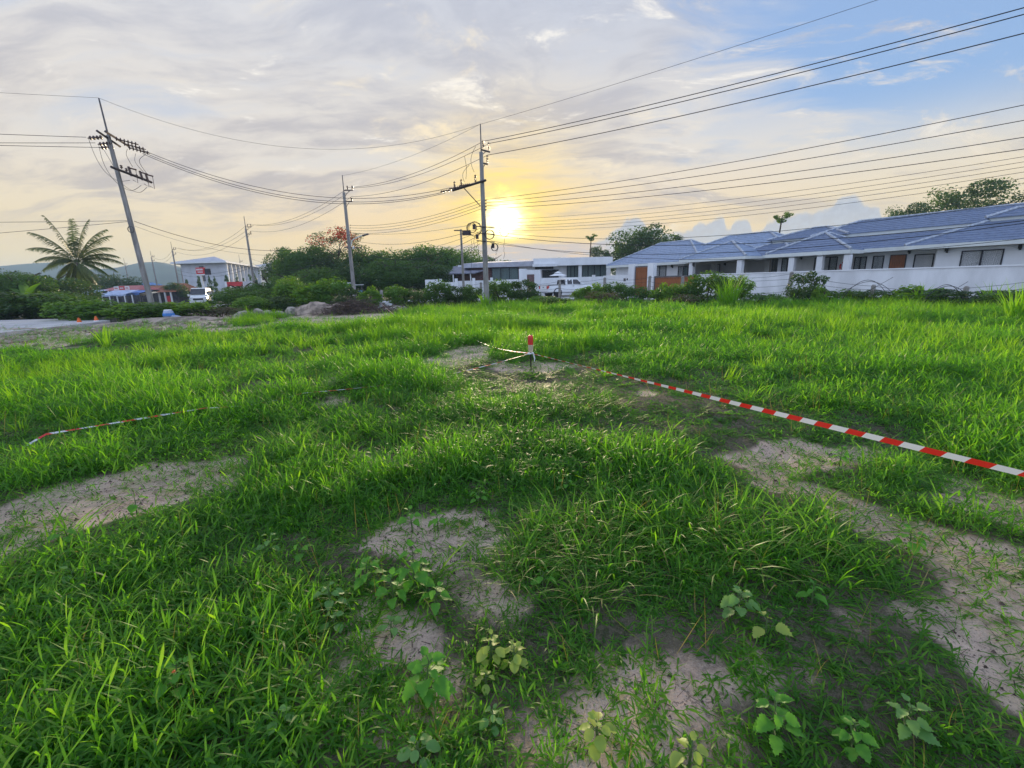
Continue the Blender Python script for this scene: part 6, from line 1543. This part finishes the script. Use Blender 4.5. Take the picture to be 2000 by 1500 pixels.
def weed(px, py, h, n, L, kind, mk, label, seed):
    p = gs(px, py); rd = random.Random(seed); z = p.z
    t = empty('weed', (p.x, p.y, z), rd.uniform(0, 6), label, 'weed', 'broad-leaved weeds in the foreground grass')
    mb = MB(); lx, ly = rd.uniform(-.1, .1) * h, rd.uniform(-.1, .1) * h
    st = [Vector((lx * s * s, ly * s * s, h * s)) for s in (0, .33, .66, 1)]; mb.tube([Vector((0, 0, -.03))] + st, [.005, .0045, .004, .0035, .002], 5)
    jobs = []
    for i in range(n):
        s = .25 + .75 * (i + 1) / n; a = i * 2.4 + rd.uniform(-.4, .4); ll = L * (1.15 - .55 * max(0, s - .6) / .4) * rd.uniform(.8, 1.15)
        base = Vector((lx * s * s, ly * s * s, h * s)); pet = ll * (.55 if kind != 'long' else .15); el = .35 + .5 * (s > .9)
        tip = base + Vector((math.cos(a) * math.cos(el), math.sin(a) * math.cos(el), math.sin(el))) * pet
        mb.tube([base, tip], [.0022, .0016], 4); jobs.append((tip, a, ll, s))
    mb.build('stem', M['stem'], t)
    for i, (tip, a, ll, s) in enumerate(jobs):
        o = link('leaf', LEAF[kind, mk, i % 3], t, loc=tip, scale=(ll, ll, ll)); o.rotation_euler = (rd.uniform(-.35, .35), rd.uniform(-.1, .45) - .6 * (s > .92), a)
W_ = [
    (812, 1165, .30, 11, .115, 'serrated', 'weed', 'biggest serrated weed, rising from the left of the central sandy gap'),
    (770, 1185, .20, 8, .10, 'serrated', 'weed', 'serrated weed close left of the biggest one'),
    (720, 1150, .19, 8, .085, 'serrated', 'weed', 'bright weed in deep grass left of the central sandy gap'),
    (850, 1195, .16, 6, .09, 'serrated', 'weed', 'dark-leaved weed just below the biggest serrated weed'),
    (805, 1035, .17, 7, .085, 'serrated', 'weed', 'weed at the upper left rim of the central sandy gap'),
    (855, 1030, .13, 6, .07, 'serrated', 'weed', 'pair-leaved weed on the pale top of the central sandy gap'),
    (268, 1005, .15, 3, .10, 'round', 'weed', 'three-leaved seedling on the sandy track at left'),
    (935, 985, .15, 6, .075, 'serrated', 'weed', 'weed at the foot of the tall grass bank above the central gap'),
    (1105, 965, .16, 7, .075, 'serrated', 'weed', 'weed in the middle of the tall grass bank'),
    (1185, 980, .18, 7, .07, 'serrated', 'weed', 'weed at the right part of the tall grass bank'),
    (528, 1085, .15, 6, .075, 'serrated', 'weed_pale', 'pale weed in the grass right of the sandy track'),
    (592, 1090, .13, 5, .075, 'serrated', 'weed', 'weed beside the pale one right of the sandy track'),
    (650, 1195, .17, 7, .085, 'serrated', 'weed_pale', 'grey-green weed left of the biggest serrated weed'),
    (655, 1232, .10, 5, .075, 'round', 'weed_pale', 'round-leaved pale weed below the grey-green one'),
    (500, 1245, .14, 6, .085, 'serrated', 'weed', 'toothed weed in the lower left grass'),
    (352, 1385, .24, 9, .115, 'serrated', 'weed', 'large toothed weed near the bottom left with a yellow flower'),
    (835, 1370, .25, 10, .105, 'serrated', 'weed', 'upright toothed weed above the round seedlings at bottom'),
    (820, 1490, .10, 6, .085, 'round', 'weed_pale', 'round-leaved seedling at the bottom, left of the middle'),
    (960, 1300, .16, 9, .070, 'round', 'weed_yellow', 'yellowing seedling cluster, larger one left of its pair'),
    (1005, 1305, .12, 8, .062, 'round', 'weed_yellow', 'yellowing seedling cluster, smaller one right of its pair'),
    (950, 1345, .09, 5, .055, 'round', 'weed_yellow', 'tiny yellowing seedling under the cluster pair'),
    (1165, 1455, .13, 7, .085, 'round', 'weed_yellow', 'yellow-veined seedling on the sand at bottom, right of the middle'),
    (1345, 1500, .12, 5, .095, 'round', 'weed_yellow', 'pale yellow seedling at the very bottom edge'),
    (1510, 1450, .22, 9, .110, 'serrated', 'weed', 'bright toothed weed at lower right'),
    (1440, 1205, .17, 8, .095, 'serrated', 'weed_pale', 'pale crinkled weed in the grass right of the middle'),
    (1495, 1238, .09, 3, .085, 'serrated', 'weed_yellow', 'single yellow-leaved weed below the pale crinkled one'),
    (1775, 1080, .16, 9, .095, 'serrated', 'weed', 'dark leafy weed on the edge of the right sandy patch'),
    (1760, 1440, .17, 7, .105, 'serrated', 'weed_pale', 'pale-edged weed near the lower right corner'),
    (1660, 1470, .16, 8, .085, 'serrated', 'weed', 'low leafy weed between the two toothed weeds at lower right'),
    (965, 1425, .10, 5, .070, 'round', 'weed_pale', 'round pale seedling between the grass blades at bottom'),
    (1640, 905, .15, 7, .07, 'serrated', 'weed', 'weed in the grass island of the right sandy patch'),
    (1310, 1015, .13, 5, .07, 'serrated', 'weed', 'lone weed in the grass left of the right sandy patch'),
    (150, 1150, .14, 5, .085, 'serrated', 'weed_pale', 'pale weed in dark grass at the far left'),
    (135, 1060, .12, 5, .085, 'round', 'weed', 'round-leaved weed below the sandy track at left'),
    (545, 1440, .13, 6, .085, 'round', 'weed_pale', 'round-leaved weed in the bottom left grass'),
    (765, 1240, .09, 5, .060, 'round', 'weed_pale', 'tiny round seedlings left of the yellowing cluster'),
    (1585, 1180, .12, 5, .080, 'long', 'weed', 'narrow-leaved weed on the thin grass right of the middle'),
    (1060, 1150, .12, 5, .070, 'serrated', 'weed', 'small weed in the grass right of the central sandy gap'),
]
for i, (px, py, h, n, L, kd, mk, lb) in enumerate(W_): weed(px, py, h * .85, int(n * 1.5), L * (.64 if py < 1380 else .50), kd, mk, lb, 300 + i)
p = gs(358, 1378); z = p.z
t = empty('flower', (p.x, p.y, z), 0, 'small withered yellow flower in the large weed at bottom left', 'flower')
MB().tube([(0, 0, 0), (.005, -.01, .17)], .002, 4).build('stem', M['stem'], t)
for k in range(7):
    a = k * .9; MB().quad((0.005, -.01, .17), (.012 * math.cos(a - .4) + .005, .012 * math.sin(a - .4) - .01, .176), (.026 * math.cos(a) + .005, .026 * math.sin(a) - .01, .172), (.012 * math.cos(a + .4) + .005, .012 * math.sin(a + .4) - .01, .176)).build('petal', M['weed_yellow'], t)
MB().lathe([(.001, .172), (.008, .174), (.001, .18)], 7, Matrix.Translation((.005, -.01, 0))).build('heart', M['orange'], t)

# ------------------------------------------------------------------ specks, twigs and dead bits on the sand
def litter():
    r = np.random.default_rng(12); n = 42000; y = r.uniform(.8, 9, n); x = r.uniform(-1.3, 1.3, n) * y + r.uniform(-1, 1, n)
    b, _ = fields(x, y); k = b > .22 + r.uniform(0, .4, n); x, y = x[k][:9000], y[k][:9000]; z = gz(x, y) - .03 * b[k][:9000] + b[k][:9000] * (fbm(x, y, 6, 31, 3) - .5) * .03
    mb = MB()
    for px, py, pz in zip(x, y, z):
        a = r.uniform(0, 6.3)
        if r.uniform() < .45:
            l = r.uniform(.02, .09); d = Vector((math.cos(a), math.sin(a), r.uniform(-.1, .2))) * l; w = Vector((-math.sin(a), math.cos(a), 0)) * r.uniform(.0008, .002); p = Vector((px, py, pz + .005))
            mb.quad(p - w, p + w, p + d + w, p + d - w)
        else:
            q = r.uniform(.002, .009) * (2.2 if r.uniform() < .08 else 1); p = Vector((px, py, pz + q * .3)); v = [p + Vector((math.cos(a + t) * q, math.sin(a + t) * q, 0)) for t in (0, 2.1, 4.2)]; t_ = p + Vector((0, 0, q))
            for i in range(3): mb.tri(v[i], v[(i + 1) % 3], t_)
    tag(mb.build('ground_litter', M['twig']), 'dark specks, twigs and dead grass bits on the sandy gaps', 'litter', kind='stuff')
litter()
# ------------------------------------------------------------------ haze
def haze():
    m = bpy.data.materials.new('thin_air_haze'); m.use_nodes = True; nt = m.node_tree; nt.nodes.clear()
    v = nt.nodes.new('ShaderNodeVolumePrincipled'); v.inputs['Color'].default_value = (.58, .79, 1.0, 1); v.inputs['Density'].default_value = .0006; v.inputs['Anisotropy'].default_value = .0
    o = nt.nodes.new('ShaderNodeOutputMaterial'); nt.links.new(v.outputs[0], o.inputs['Volume'])
    tag(MB().box((-1550, -1550, -6), (1550, 1550, 58)).build('haze', m), kind='stuff')
haze()
